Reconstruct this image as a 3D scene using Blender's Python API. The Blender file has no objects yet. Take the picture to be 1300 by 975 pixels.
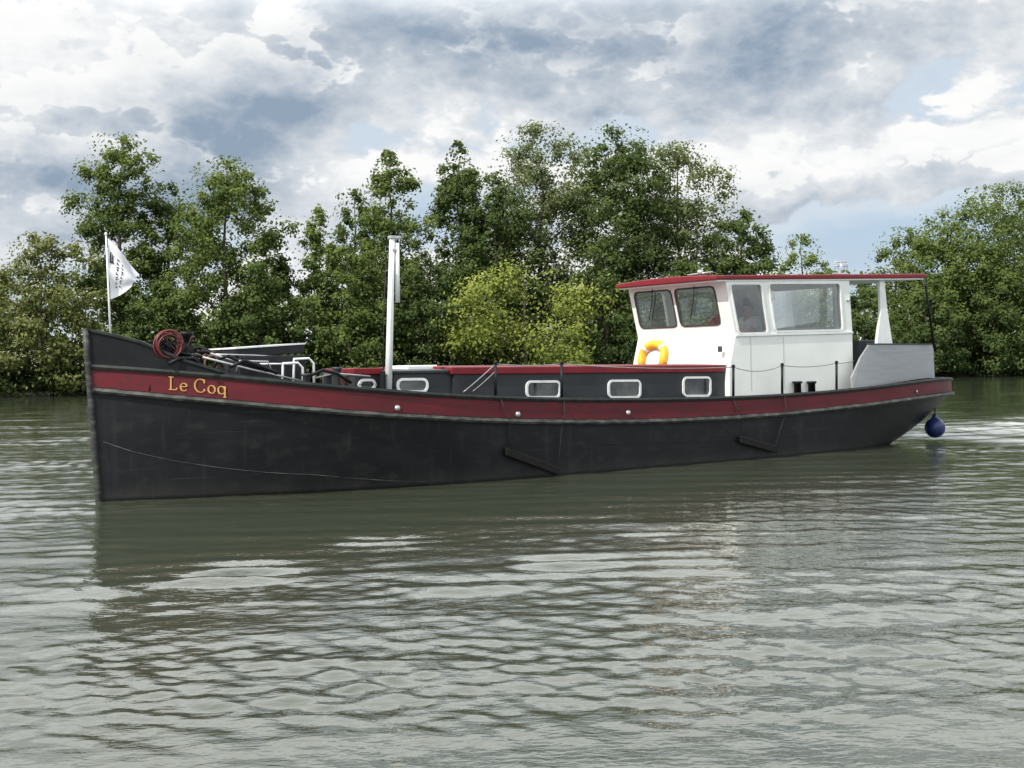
import bpy, bmesh, math, random
import numpy as np
from mathutils import Vector, Matrix
random.seed(7)
R = math.radians
scene = bpy.context.scene
COL = scene.collection

# ------------------------------------------------------------------ camera model
F = 1600.0; H = 2.0; CX, CY = 650.0, 460.0
ROLL = R(1.0); cr, sr = math.cos(ROLL), math.sin(ROLL)
def ray(px, py):
    dx = px-CX; dy = py-CY
    return ((dx*cr-dy*sr)/F, 1.0, -(dx*sr+dy*cr)/F)
def at(px, py, Y):
    r = ray(px, py); return Vector((r[0]*Y, Y, H+r[2]*Y))
TH = R(36.0); ec, es = math.cos(TH), math.sin(TH)
_r = ray(127, 637); _t = -H/_r[2]
P0x, P0y = _r[0]*_t, _t
def on(px, py, v):
    r = ray(px, py)
    t = (v+P0x*es-P0y*ec)/(r[0]*es-ec)
    x = r[0]*t; y = t
    return Vector(((x-P0x)*ec+(y-P0y)*es, -v, H+r[2]*t))
def across(px, py, u):
    r = ray(px, py)
    t = (u+P0x*ec+P0y*es)/(r[0]*ec+es)
    x = r[0]*t; y = t
    return Vector((u, -((x-P0x)*es-(y-P0y)*ec), H+r[2]*t))
def W(p):
    u, w, z = p; v = -w
    return Vector((P0x+u*ec+v*es, P0y+u*es-v*ec, z))
def topix(u, v, z):
    x = P0x+u*ec+v*es; y = P0y+u*es-v*ec
    X = x/y*F; D = (H-z)/y*F
    return CX+X*cr+D*sr, CY-X*sr+D*cr, y

# ------------------------------------------------------------------ helpers
class MB:
    def __init__(s): s.v = []; s.f = []; s.sm = []
    def add(s, vs, fs, smooth=False):
        o = len(s.v); s.v += [tuple(v) for v in vs]
        s.f += [tuple(i+o for i in f) for f in fs]; s.sm += [smooth]*len(fs)
    def hexa(s, p):   # 4 bottom, 4 top
        s.add(p, [(3,2,1,0),(4,5,6,7),(0,1,5,4),(1,2,6,5),(2,3,7,6),(3,0,4,7)])
    def box(s, c, d, M=None):
        x, y, z = d[0]/2, d[1]/2, d[2]/2
        p = [Vector(q) for q in ((-x,-y,-z),(x,-y,-z),(x,y,-z),(-x,y,-z),(-x,-y,z),(x,-y,z),(x,y,z),(-x,y,z))]
        if M: p = [M @ q for q in p]
        s.hexa([Vector(c)+q for q in p])
    def prism(s, poly, vec):
        n = len(poly); vec = Vector(vec)
        vs = [Vector(p) for p in poly]+[Vector(p)+vec for p in poly]
        s.add(vs, [tuple(range(n-1,-1,-1)), tuple(range(n,2*n))]+[(i,(i+1)%n,n+(i+1)%n,n+i) for i in range(n)])
    def tube(s, pts, r, n=8, caps=True, closed=False):
        pts = [Vector(p) for p in pts]; m = len(pts)
        rr = r if isinstance(r, (list, tuple)) else [r]*m
        if closed: T = [(pts[(i+1)%m]-pts[i-1]).normalized() for i in range(m)]
        else: T = [(pts[min(i+1,m-1)]-pts[max(i-1,0)]).normalized() for i in range(m)]
        a = Vector((0,0,1)) if abs(T[0].z) < .9 else Vector((1,0,0))
        nrm = (a-T[0]*a.dot(T[0])).normalized(); vs = []
        for i in range(m):
            nrm = (nrm-T[i]*nrm.dot(T[i])).normalized(); b = T[i].cross(nrm)
            for k in range(n):
                q = 2*math.pi*k/n
                vs.append(pts[i]+(nrm*math.cos(q)+b*math.sin(q))*rr[i])
        fs = []
        for i in range(m if closed else m-1):
            j = (i+1)%m
            for k in range(n): fs.append((i*n+k, i*n+(k+1)%n, j*n+(k+1)%n, j*n+k))
        s.add(vs, fs, True)
        if caps and not closed:
            o = len(s.v)-len(vs)
            s.f += [tuple(o+k for k in range(n-1,-1,-1)), tuple(o+(m-1)*n+k for k in range(n))]; s.sm += [False, False]
    def lathe(s, prof, org=(0,0,0), axis=(0,0,1), n=20):
        ax = Vector(axis).normalized(); a = Vector((1,0,0)) if abs(ax.x) < .9 else Vector((0,1,0))
        e1 = (a-ax*a.dot(ax)).normalized(); e2 = ax.cross(e1); o = Vector(org); vs = []; fs = []
        for (r, h) in prof:
            for k in range(n):
                q = 2*math.pi*k/n; vs.append(o+ax*h+(e1*math.cos(q)+e2*math.sin(q))*r)
        m = len(prof)
        for i in range(m-1):
            for k in range(n): fs.append((i*n+k, i*n+(k+1)%n, (i+1)*n+(k+1)%n, (i+1)*n+k))
        s.add(vs, fs, True)
        o2 = len(s.v)-len(vs)
        s.f += [tuple(o2+k for k in range(n-1,-1,-1)), tuple(o2+(m-1)*n+k for k in range(n))]; s.sm += [False, False]
    def build(s, name, m, parent=None, org=(0,0,0), label=None, bevel=0, recalc=True):
        me = bpy.data.meshes.new(name)
        ox, oy, oz = org
        me.from_pydata([(x-ox, y-oy, z-oz) for x, y, z in s.v], [], s.f)
        me.polygons.foreach_set('use_smooth', s.sm)
        if recalc:
            bm = bmesh.new(); bm.from_mesh(me); bmesh.ops.recalc_face_normals(bm, faces=bm.faces); bm.to_mesh(me); bm.free()
        me.materials.append(m); me.update()
        o = bpy.data.objects.new(name, me); COL.objects.link(o)
        if parent: o.parent = parent
        if label: o['label'] = label
        if bevel:
            b = o.modifiers.new('bevel', 'BEVEL'); b.width = bevel; b.segments = 2; b.limit_method = 'ANGLE'
        return o

def tag(o, label=None, cat=None, group=None, kind=None):
    if label: o['label'] = label
    if cat: o['category'] = cat
    if group: o['group'] = group
    if kind: o['kind'] = kind
    return o
def empty(name, loc, rz=0, **k):
    o = bpy.data.objects.new(name, None); COL.objects.link(o); o.empty_display_size = .2
    o.location = loc; o.rotation_euler = (0,0,rz); return tag(o, **k)

def N(nt, t, **k):
    n = nt.nodes.new(t)
    for a, b in k.items(): setattr(n, a, b)
    return n
def mat(name, c1, c2=None, scale=3.0, rough=.5, metal=0.0, bump=0.0, stretch=(1,1,1), lo=.35, hi=.65, spec=.5, detail=5, rough2=None, c3=None, sc3=40, bscale=None):
    m = bpy.data.materials.new(name); m.use_nodes = True; nt = m.node_tree; L = nt.links
    p = nt.nodes['Principled BSDF']
    p.inputs['Roughness'].default_value = rough; p.inputs['Metallic'].default_value = metal
    p.inputs['Specular IOR Level'].default_value = spec
    p.inputs['Base Color'].default_value = (*c1, 1)
    tc = N(nt, 'ShaderNodeTexCoord'); mp = N(nt, 'ShaderNodeMapping'); mp.inputs['Scale'].default_value = stretch
    L.new(tc.outputs['Object'], mp.inputs['Vector'])
    nz = N(nt, 'ShaderNodeTexNoise'); nz.inputs['Scale'].default_value = scale; nz.inputs['Detail'].default_value = detail
    L.new(mp.outputs[0], nz.inputs['Vector'])
    if c2 is None: c2 = tuple(x*.82 for x in c1)
    mr = N(nt, 'ShaderNodeMapRange'); mr.inputs['From Min'].default_value = lo; mr.inputs['From Max'].default_value = hi
    L.new(nz.outputs['Fac'], mr.inputs['Value'])
    mx = N(nt, 'ShaderNodeMix', data_type='RGBA'); mx.inputs['A'].default_value = (*c1,1); mx.inputs['B'].default_value = (*c2,1)
    L.new(mr.outputs[0], mx.inputs['Factor']); out = mx.outputs['Result']
    if c3 is not None:
        n3 = N(nt, 'ShaderNodeTexNoise'); n3.inputs['Scale'].default_value = sc3; n3.inputs['Detail'].default_value = 8
        L.new(mp.outputs[0], n3.inputs['Vector'])
        m3 = N(nt, 'ShaderNodeMapRange'); m3.inputs['From Min'].default_value = .54; m3.inputs['From Max'].default_value = .70
        L.new(n3.outputs['Fac'], m3.inputs['Value'])
        x3 = N(nt, 'ShaderNodeMix', data_type='RGBA'); x3.inputs['B'].default_value = (*c3,1)
        L.new(m3.outputs[0], x3.inputs['Factor']); L.new(out, x3.inputs['A']); out = x3.outputs['Result']
    L.new(out, p.inputs['Base Color'])
    if rough2 is not None:
        r = N(nt, 'ShaderNodeMapRange'); r.inputs['To Min'].default_value = rough; r.inputs['To Max'].default_value = rough2
        L.new(nz.outputs['Fac'], r.inputs['Value']); L.new(r.outputs[0], p.inputs['Roughness'])
    if bump:
        nb = N(nt, 'ShaderNodeTexNoise'); nb.inputs['Scale'].default_value = bscale or scale*4; nb.inputs['Detail'].default_value = 4
        L.new(mp.outputs[0], nb.inputs['Vector'])
        b = N(nt, 'ShaderNodeBump'); b.inputs['Strength'].default_value = bump; b.inputs['Distance'].default_value = .02
        L.new(nb.outputs['Fac'], b.inputs['Height']); L.new(b.outputs[0], p.inputs['Normal'])
    return m

# ------------------------------------------------------------------ materials
M = {}
M['red'] = mat('red_paint', (.125,.0105,.018), (.085,.009,.014), 1.6, .42, bump=.06, rough2=.6, c3=(.068,.014,.016), sc3=6, spec=.35, stretch=(.6,1,2.5))
M['redroof'] = mat('red_roof_paint', (.20,.012,.018), (.15,.010,.016), 3.0, .45, spec=.35)
M['black'] = mat('black_paint', (.005,.0055,.007), (.010,.0105,.012), 3.0, .5, bump=.05, spec=.25)
M['cap'] = mat('dark_green_paint', (.010,.014,.013), (.024,.029,.027), 6.0, .55, spec=.3)
M['strake'] = mat('worn_strake', (.020,.021,.020), (.085,.085,.075), 5.0, .6, stretch=(1,1,3), lo=.45, hi=.7)
M['deck'] = mat('deck_paint', (.06,.065,.065), (.09,.09,.085), 4.0, .7)
M['slate'] = mat('charcoal_paint', (.026,.029,.034), (.034,.037,.042), 2.5, .45, spec=.35)
M['cover'] = mat('dark_cover', (.012,.013,.017), (.020,.021,.026), 4, .5, spec=.3)
M['white'] = mat('white_paint', (.82,.84,.81), (.76,.78,.75), 1.6, .38, bump=.03)
M['whitegloss'] = mat('white_gloss', (.80,.82,.81), (.73,.75,.74), 5.0, .3)
M['grey'] = mat('brushed_steel', (.31,.325,.34), (.37,.38,.39), 3.0, .38, metal=.35, stretch=(.5,.5,9))
M['darkgrey'] = mat('dark_grey', (.045,.05,.055), None, 4, .5)
M['rubber'] = mat('rubber', (.05,.05,.05), None, 8, .6)
M['gold'] = mat('gold_paint', (.58,.33,.085), (.46,.25,.06), 8, .5)
M['handred'] = mat('hose_red', (.18,.020,.022), (.10,.02,.02), 8, .5)
M['rust'] = mat('rusty_iron', (.11,.05,.028), (.05,.03,.02), 9, .8, bump=.2)
M['rope'] = mat('rope', (.17,.10,.06), (.09,.055,.035), 30, .9, bump=.3)
M['darkrope'] = mat('dark_rope', (.02,.02,.022), None, 30, .9)
M['steelwire'] = mat('steel_wire', (.35,.35,.34), None, 10, .4, metal=.6)
M['yellow'] = mat('yellow_foam', (.86,.46,.03), (.80,.38,.02), 5, .5)
M['navy'] = mat('navy_vinyl', (.012,.026,.12), (.018,.034,.14), 4, .35)
M['wood'] = mat('pale_wood', (.46,.39,.29), (.36,.30,.21), 3, .5, stretch=(1,6,1))
M['plank'] = mat('wet_plank', (.006,.006,.006), (.014,.013,.012), 6, .6, stretch=(1,1,4), bump=.2, spec=.2)
M['alu'] = mat('aluminium', (.55,.56,.56), (.42,.43,.43), 10, .35, metal=.7)
M['flag'] = mat('flag_cloth', (.82,.82,.86), (.77,.77,.81), 5, .8)
M['ink'] = mat('ink', (.015,.015,.03), None, 5, .8)
M['skin'] = mat('skin', (.50,.29,.20), None, 8, .5)
M['shirt'] = mat('shirt', (.78,.76,.72), None, 8, .8)
M['trouser'] = mat('trouser', (.05,.06,.10), None, 8, .8)
M['hair'] = mat('hair', (.20,.17,.14), None, 20, .6)
M['curtain'] = mat('curtain', (.55,.54,.52), (.42,.42,.41), 4, .9, stretch=(8,8,.3))

def hull_mat():
    m = mat('hull_paint', (.0045,.0054,.0075), (.009,.010,.0125), 1.1, .36, bump=.10, stretch=(1,1,1.6), rough2=.58, c3=(.0165,.017,.0175), sc3=3.2, bscale=1.7, spec=.30)
    nt = m.node_tree; L = nt.links; p = nt.nodes['Principled BSDF']
    src = p.inputs['Base Color'].links[0].from_socket
    tc = N(nt,'ShaderNodeTexCoord'); sp = N(nt,'ShaderNodeSeparateXYZ'); L.new(tc.outputs['Object'], sp.inputs[0])
    nz = N(nt,'ShaderNodeTexNoise'); nz.inputs['Scale'].default_value = 1.6; nz.inputs['Detail'].default_value = 8
    L.new(tc.outputs['Object'], nz.inputs['Vector'])
    a = N(nt,'ShaderNodeMath',operation='MULTIPLY_ADD'); a.inputs[1].default_value = -.45; L.new(nz.outputs['Fac'], a.inputs[0]); L.new(sp.outputs['Z'], a.inputs[2])
    r = N(nt,'ShaderNodeMapRange'); r.inputs['From Min'].default_value = -.20; r.inputs['From Max'].default_value = .02; r.inputs['To Min'].default_value = .45; r.inputs['To Max'].default_value = 0
    L.new(a.outputs[0], r.inputs['Value'])
    x = N(nt,'ShaderNodeMix',data_type='RGBA'); x.inputs['B'].default_value = (.034,.034,.029,1)
    L.new(r.outputs[0], x.inputs['Factor']); L.new(src, x.inputs['A'])
    # wet band at the water
    rw = N(nt,'ShaderNodeMapRange'); rw.inputs['From Min'].default_value = .03; rw.inputs['From Max'].default_value = .07; rw.inputs['To Min'].default_value = 1; rw.inputs['To Max'].default_value = 0
    L.new(sp.outputs['Z'], rw.inputs['Value'])
    xw = N(nt,'ShaderNodeMix',data_type='RGBA'); xw.inputs['B'].default_value = (.004,.0045,.004,1)
    L.new(rw.outputs[0], xw.inputs['Factor']); L.new(x.outputs['Result'], xw.inputs['A'])
    mp = N(nt,'ShaderNodeMapping'); mp.inputs['Scale'].default_value = (7,7,.35); L.new(tc.outputs['Object'], mp.inputs['Vector'])
    n2 = N(nt,'ShaderNodeTexNoise'); n2.inputs['Scale'].default_value = 1; n2.inputs['Detail'].default_value = 5; L.new(mp.outputs[0], n2.inputs['Vector'])
    r2 = N(nt,'ShaderNodeMapRange'); r2.inputs['From Min'].default_value = .58; r2.inputs['From Max'].default_value = .78; r2.inputs['To Max'].default_value = .4
    L.new(n2.outputs['Fac'], r2.inputs['Value'])
    y = N(nt,'ShaderNodeMix',data_type='RGBA'); y.inputs['B'].default_value = (.040,.038,.036,1)
    L.new(r2.outputs[0], y.inputs['Factor']); L.new(xw.outputs['Result'], y.inputs['A'])
    mp3 = N(nt,'ShaderNodeMapping'); mp3.inputs['Scale'].default_value = (.6,.6,14); L.new(tc.outputs['Object'], mp3.inputs['Vector'])
    n4 = N(nt,'ShaderNodeTexNoise'); n4.inputs['Scale'].default_value = 1.3; n4.inputs['Detail'].default_value = 6; L.new(mp3.outputs[0], n4.inputs['Vector'])
    r4 = N(nt,'ShaderNodeMapRange'); r4.inputs['From Min'].default_value = .64; r4.inputs['From Max'].default_value = .76; r4.inputs['To Max'].default_value = .4
    L.new(n4.outputs['Fac'], r4.inputs['Value'])
    w = N(nt,'ShaderNodeMix',data_type='RGBA'); w.inputs['B'].default_value = (.05,.048,.045,1)
    L.new(r4.outputs[0], w.inputs['Factor']); L.new(y.outputs['Result'], w.inputs['A'])
    L.new(w.outputs['Result'], p.inputs['Base Color'])
    return m
M['hull'] = hull_mat()

def glass_mat(name, tint, refl, k=1.0):
    m = bpy.data.materials.new(name); m.use_nodes = True; nt = m.node_tree; L = nt.links; nt.nodes.clear()
    o = N(nt,'ShaderNodeOutputMaterial'); t = N(nt,'ShaderNodeBsdfTransparent'); t.inputs[0].default_value = (*tint,1)
    g = N(nt,'ShaderNodeBsdfGlossy'); g.inputs['Roughness'].default_value = .02; g.inputs[0].default_value = (.9,.93,.95,1)
    lw = N(nt,'ShaderNodeFresnel'); lw.inputs['IOR'].default_value = 1.5
    a = N(nt,'ShaderNodeMath',operation='MULTIPLY_ADD'); a.inputs[1].default_value = k; a.inputs[2].default_value = refl; a.use_clamp = True
    x = N(nt,'ShaderNodeMixShader'); L.new(lw.outputs[0], a.inputs[0]); L.new(a.outputs[0], x.inputs[0]); L.new(t.outputs[0], x.inputs[1]); L.new(g.outputs[0], x.inputs[2]); L.new(x.outputs[0], o.inputs[0])
    return m
M['glass'] = glass_mat('clear_glass', (.93,.96,.95), .12)
M['frontglass'] = glass_mat('front_glass', (.94,.96,.94), .18)
M['portglass'] = mat('port_glass', (.04,.045,.05), (.13,.135,.13), 2.6, .06, spec=.6)

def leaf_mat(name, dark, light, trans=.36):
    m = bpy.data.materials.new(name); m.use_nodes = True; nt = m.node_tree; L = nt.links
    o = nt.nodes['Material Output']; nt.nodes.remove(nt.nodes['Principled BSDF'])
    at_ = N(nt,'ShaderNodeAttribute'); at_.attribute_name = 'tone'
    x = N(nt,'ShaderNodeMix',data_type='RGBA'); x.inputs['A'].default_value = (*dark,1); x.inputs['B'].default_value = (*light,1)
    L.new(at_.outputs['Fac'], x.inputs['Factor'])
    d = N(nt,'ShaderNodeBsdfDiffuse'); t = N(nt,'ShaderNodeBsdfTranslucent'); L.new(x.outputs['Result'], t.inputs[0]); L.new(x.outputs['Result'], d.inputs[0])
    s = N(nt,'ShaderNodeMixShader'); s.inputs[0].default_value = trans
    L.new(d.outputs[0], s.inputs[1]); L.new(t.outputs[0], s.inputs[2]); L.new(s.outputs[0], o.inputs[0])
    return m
M['leaf_mid'] = leaf_mat('leaves_mid', (.044,.076,.024), (.215,.265,.076))
M['leaf_dark'] = leaf_mat('leaves_dark', (.034,.060,.022), (.160,.206,.066))
M['leaf_light'] = leaf_mat('leaves_light', (.060,.102,.030), (.250,.305,.088))
M['leaf_grey'] = leaf_mat('leaves_grey', (.052,.076,.032), (.240,.272,.112))
M['leaf_yellow'] = leaf_mat('leaves_yellow', (.105,.145,.030), (.42,.46,.115))
M['leaf_elder'] = leaf_mat('leaves_elder', (.062,.088,.030), (.28,.29,.10))
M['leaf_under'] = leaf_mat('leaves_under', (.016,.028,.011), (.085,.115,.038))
M['blossom'] = leaf_mat('blossom', (.42,.40,.25), (.62,.58,.40))
M['bark'] = mat('bark', (.05,.040,.030), (.09,.075,.055), 3, .9, stretch=(4,4,1))

# ------------------------------------------------------------------ hull curves
L_ = 20.4; B_ = 1.8
def hb(u):
    u = np.asarray(u, float)
    b = B_*(1-(1-np.clip(u/5.5,0,1))**2.2)
    s = np.clip((u-16)/(L_-16),0,1)
    return np.maximum(b*(1-s**2.4)**(1/2.4), .0)
ud = np.linspace(0, L_, 600)
pxd, pyd, dep = topix(ud, hb(ud), 1.4)
iext = int(np.argmax(pxd))
def sheer(tab, deg=6):
    tp = np.array(tab, float)
    py = np.interp(pxd[:iext], tp[:,0], tp[:,1])
    z = np.array([H+ray(a, b)[2]*d for a, b, d in zip(pxd[:iext], py, dep[:iext])])
    c = np.polyfit(ud[:iext], z, deg)
    umax = ud[iext-1]
    return lambda u: np.polyval(c, np.minimum(u, umax))
zt = sheer([(127,468),(220,473),(300,480),(400,491),(500,500),(600,505),(700,508),(800,509),(900,508),(1000,503),(1100,494),(1200,482)])
zb = sheer([(127,491),(220,500),(300,507),(400,517),(500,524),(600,529),(700,532),(800,532),(900,529),(1000,522),(1100,511),(1205,497)])
def zw(u):
    px, py, d = topix(u, float(hb(u)), 1.9)
    y = np.interp(px, [114,135,160,185,210,235,260,300,310], [419,424,430,437,448,460,468,481,495])
    return max(H+ray(px, y)[2]*d, float(zt(u))+.01)
def zbot(u):
    s = np.clip((u-15.3)/(L_-15.3),0,1)
    return -.4+(zb(u)-.10+.4)*s**1.55
def wbot(u):
    w = B_*.96*(1-(1-np.clip(u/7.5,0,1))**1.9)
    w = np.minimum(w, hb(u))
    s = np.clip((u-13.5)/(18-13.5),0,1); s = s*s*(3-2*s)
    return np.minimum(w, hb(u))*(1-.43*s)
def width(u, z):
    t = np.clip((z-zbot(u))/np.maximum(zb(u)-zbot(u),.05),0,1)
    return wbot(u)+(hb(u)-wbot(u))*t**.75
def rake(u, z): return -.15*max(0, z)/2.5*max(0, 1-u/1.5)
def surf(px, py, out=0.0):
    v = 1.5
    for _ in range(40):
        p = on(px, py, v); uu = p.x
        for _k in range(4): uu = p.x-rake(max(uu,0), p.z)
        v = .5*v+.5*(float(width(max(uu,.001), p.z))+out)
    return on(px, py, v)
ust = [5.5*(i/34)**1.8 for i in range(35)]+list(np.linspace(5.5,16,34)[1:])+[16+(L_-16)*math.sin(a) for a in np.linspace(0,math.pi/2,30)[1:]]
OUT = [(u, max(float(hb(u)), .03 if u < 1 else 0)) for u in ust]
OUT = OUT+[(u,-v) for u, v in OUT[-2::-1]]
NO = len(OUT); NRM = []
for i in range(NO):
    a = OUT[max(i-1,0)]; b = OUT[min(i+1,NO-1)]
    t = Vector((b[0]-a[0], b[1]-a[1])).normalized(); NRM.append((-t.y, t.x))
def opt(i, out, z):
    u, v = OUT[i]
    uu = u+NRM[i][0]*out; vv = v+NRM[i][1]*out
    return Vector((uu+rake(u,z), -vv, z))
def band(mb, idx, prof, smooth=False):
    idx = list(idx); rings = [[opt(i,o,z) for o, z in prof(i)] for i in idx]; k = len(rings[0]); vs = [p for r in rings for p in r]; fs = []
    for a in range(len(idx)-1):
        for j in range(k): fs.append((a*k+j, a*k+(j+1)%k, (a+1)*k+(j+1)%k, (a+1)*k+j))
    fs += [tuple(range(k)), tuple((len(idx)-1)*k+j for j in range(k))]
    mb.add(vs, fs, smooth)

# ------------------------------------------------------------------ barge
barge = empty('barge', (P0x, P0y, 0), TH, label='long black barge with red bulwark band and white wheelhouse, moving on the river', cat='barge')
NL = 12
mb = MB(); vs = []; fs = []
for i in range(NO):
    u, v = OUT[i]; sg = 1 if v > 0 else -1
    for k in range(NL+1):
        z = float(zbot(u)+(zb(u)-zbot(u))*k/NL); w = float(width(u, z))
        if u < 1: w = max(w, .03)
        vs.append((u+rake(u,z), -sg*w, z))
for i in range(NO-1):
    for k in range(NL):
        fs.append((i*(NL+1)+k, (i+1)*(NL+1)+k, (i+1)*(NL+1)+k+1, i*(NL+1)+k+1))
half = NO//2
for i in range(half):
    j = NO-1-i
    if j-1 > i+1: fs.append((i*(NL+1), j*(NL+1), (j-1)*(NL+1), (i+1)*(NL+1)))
fs.append(tuple(range(NL+1))+tuple((NO-1)*(NL+1)+k for k in range(NL,-1,-1)))
mb.add(vs, fs, True); mb.build('hull', M['hull'], barge)
mb = MB(); band(mb, range(NO), lambda i: [(0.004,zb(OUT[i][0])),(0.004,zt(OUT[i][0])),(-.05,zt(OUT[i][0])),(-.05,zb(OUT[i][0]))]); mb.build('bulwark', M['red'], barge)
mb = MB(); band(mb, range(NO), lambda i: [(-.02,zb(OUT[i][0])-.10),(.055,zb(OUT[i][0])-.09),(.075,zb(OUT[i][0])-.055),(.055,zb(OUT[i][0])-.015),(-.02,zb(OUT[i][0])-.005)]); mb.build('rubbing_strake', M['strake'], barge)
mb = MB(); band(mb, range(NO), lambda i: [(-.08,zt(OUT[i][0])+.003),(.03,zt(OUT[i][0])-.02),(.045,zt(OUT[i][0])+.02),(.03,zt(OUT[i][0])+.055),(-.08,zt(OUT[i][0])+.05)]); mb.build('cap_rail', M['cap'], barge)
ib = [i for i in range(NO//2) if OUT[i][0] < 2.6]
mb = MB()
for rng_ in (ib, [NO-1-i for i in ib][::-1]):
    band(mb, rng_, lambda i: [(-.012,zt(OUT[i][0])+.04),(-.012,zw(OUT[i][0])+.03),(-.06,zw(OUT[i][0])+.03),(-.06,zt(OUT[i][0])+.04)])
bw = mb.build('bow_bulwark', M['black'], barge)
mb = MB()
for rng_ in (ib, [NO-1-i for i in ib][::-1]):
    band(mb, rng_, lambda i: [(.02,zw(OUT[i][0])+.02),(.02,zw(OUT[i][0])+.06),(-.09,zw(OUT[i][0])+.06),(-.09,zw(OUT[i][0])+.02)])
mb.build('bow_rail', M['cap'], bw)
mb = MB(); vs = []; fs = []
for k, u in enumerate(ust):
    w = max(float(hb(u))-.045, .005); vs += [(u+.04, -w, float(zb(u))+.03), (u+.04, 0, float(zb(u))+.06), (u+.04, w, float(zb(u))+.03)]
for k in range(len(ust)-1):
    a = k*3; fs += [(a,a+1,a+4,a+3),(a+1,a+2,a+5,a+4)]
mb.add(vs, fs, True); mb.build('deck', M['deck'], barge)
def deckz(u): return float(zb(u))+.05
mb = MB(); mb.tube([(rake(0,z)-.02, 0, z) for z in np.linspace(-.4, 2.62, 9)], .05, 8); mb.build('stem_bar', M['strake'], barge)
mb = MB(); mb.tube([surf(a, b, .002) for a, b in ((131,561),(170,574),(220,585),(280,594),(340,600),(400,603),(470,609),(540,612))], .007, 6); mb.build('hull_seam', M['strake'], barge)
mb = MB(); mb.tube([surf(a, b, .003) for a, b in ((140,528),(300,545),(450,556),(600,562),(760,564),(900,560),(1010,553),(1100,543))], .006, 6); mb.build('hull_seam', M['hull'], barge)

# name on the bow, broad-nib strokes
def arc(cx, cy, rx, ry, a0, a1, n=22): return [(cx+rx*math.cos(R(a0+(a1-a0)*i/n)), cy+ry*math.sin(R(a0+(a1-a0)*i/n))) for i in range(n+1)]
GL = {'L': ([[(.17,.97),(.17,.6),(.17,.3),(.17,.05)], [(.02,.96),(.34,.96)], [(.04,.05),(.3,.05),(.5,.05),(.58,.22)]], .76),
      'e': ([[(.06,.30),(.25,.33),(.42,.36)], arc(.25,.30,.21,.28,12,325)], .58),
      'C': ([arc(.40,.5,.36,.48,48,312), [(.64,.98),(.66,.70)], [(.66,.28),(.66,.12)]], .86),
      'o': ([arc(.27,.30,.22,.28,0,360)], .64),
      'q': ([arc(.27,.30,.22,.28,0,360), [(.49,.60),(.49,.2),(.49,-.20)], [(.38,-.20),(.60,-.20)]], .66), ' ': ([], .34)}
mb = MB(); X0 = 0; nv = Vector((math.cos(R(24)), math.sin(R(24))))*.058
for ch in 'Le Coq':
    st, adv = GL[ch]
    for path in st:
        pts = []
        for a, b in zip(path[:-1], path[1:]):
            for q in range(3): pts.append((a[0]+(b[0]-a[0])*q/3, a[1]+(b[1]-a[1])*q/3))
        pts.append(path[-1]); vs = []
        for i, p in enumerate(pts):
            a = pts[max(i-1,0)]; b = pts[min(i+1,len(pts)-1)]
            t = Vector((b[0]-a[0], b[1]-a[1])).normalized(); n = Vector((-t.y,t.x)); hw = max(abs(nv.dot(n)), .029)
            for sg in (1,-1):
                gx = X0+p[0]+n.x*hw*sg; gy = p[1]+n.y*hw*sg
                px = 213.5+gx*19.6; vs.append(surf(px, 495.0+(px-214)*.082-gy*17.4, .022+.0006*len(mb.f)/40))
        mb.add(vs, [(2*i,2*i+1,2*i+3,2*i+2) for i in range(len(pts)-1)])
    X0 += adv
mb.build('name_lettering', M['gold'], barge, recalc=False)

# ---- windows
def bil(q, s, t): return (q[0]*(1-s)+q[1]*s)*(1-t)+(q[3]*(1-s)+q[2]*s)*t
def rr(w, h, i, r, k=6):
    r = max(r, .004); o = []
    for cx, cy, a in ((w-i-r,i+r,-90),(w-i-r,h-i-r,0),(i+r,h-i-r,90),(i+r,i+r,180)):
        for j in range(k+1): o.append((cx+r*math.cos(R(a+90*j/k)), cy+r*math.sin(R(a+90*j/k))))
    return o
def window(q, n, m, r, depth, fm, gm, name, parent, pane_off, label=None, back=0.0):
    w = ((q[1]-q[0]).length+(q[2]-q[3]).length)/2; h = ((q[3]-q[0]).length+(q[2]-q[1]).length)/2
    n = Vector(n).normalized()
    oo = [bil(q, x/w, y/h) for x, y in rr(w,h,0,r+m)]; ii = [bil(q, x/w, y/h) for x, y in rr(w,h,m,r)]
    k = len(oo); mb = MB()
    vs = [p+n*depth for p in oo]+[p+n*depth for p in ii]+[p-n*back for p in oo]+[p-n*back for p in ii]
    fs = []
    for i in range(k):
        j = (i+1)%k; fs += [(i,j,k+j,k+i),(i,j,2*k+j,2*k+i),(k+i,k+j,3*k+j,3*k+i),(2*k+i,2*k+j,3*k+j,3*k+i)]
    mb.add(vs, fs); f = mb.build(name, fm, parent, label=label)
    mb = MB(); mb.add([p+n*pane_off for p in ii], [tuple(range(k))]); mb.build('pane', gm, f, recalc=False)
    return f

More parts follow.
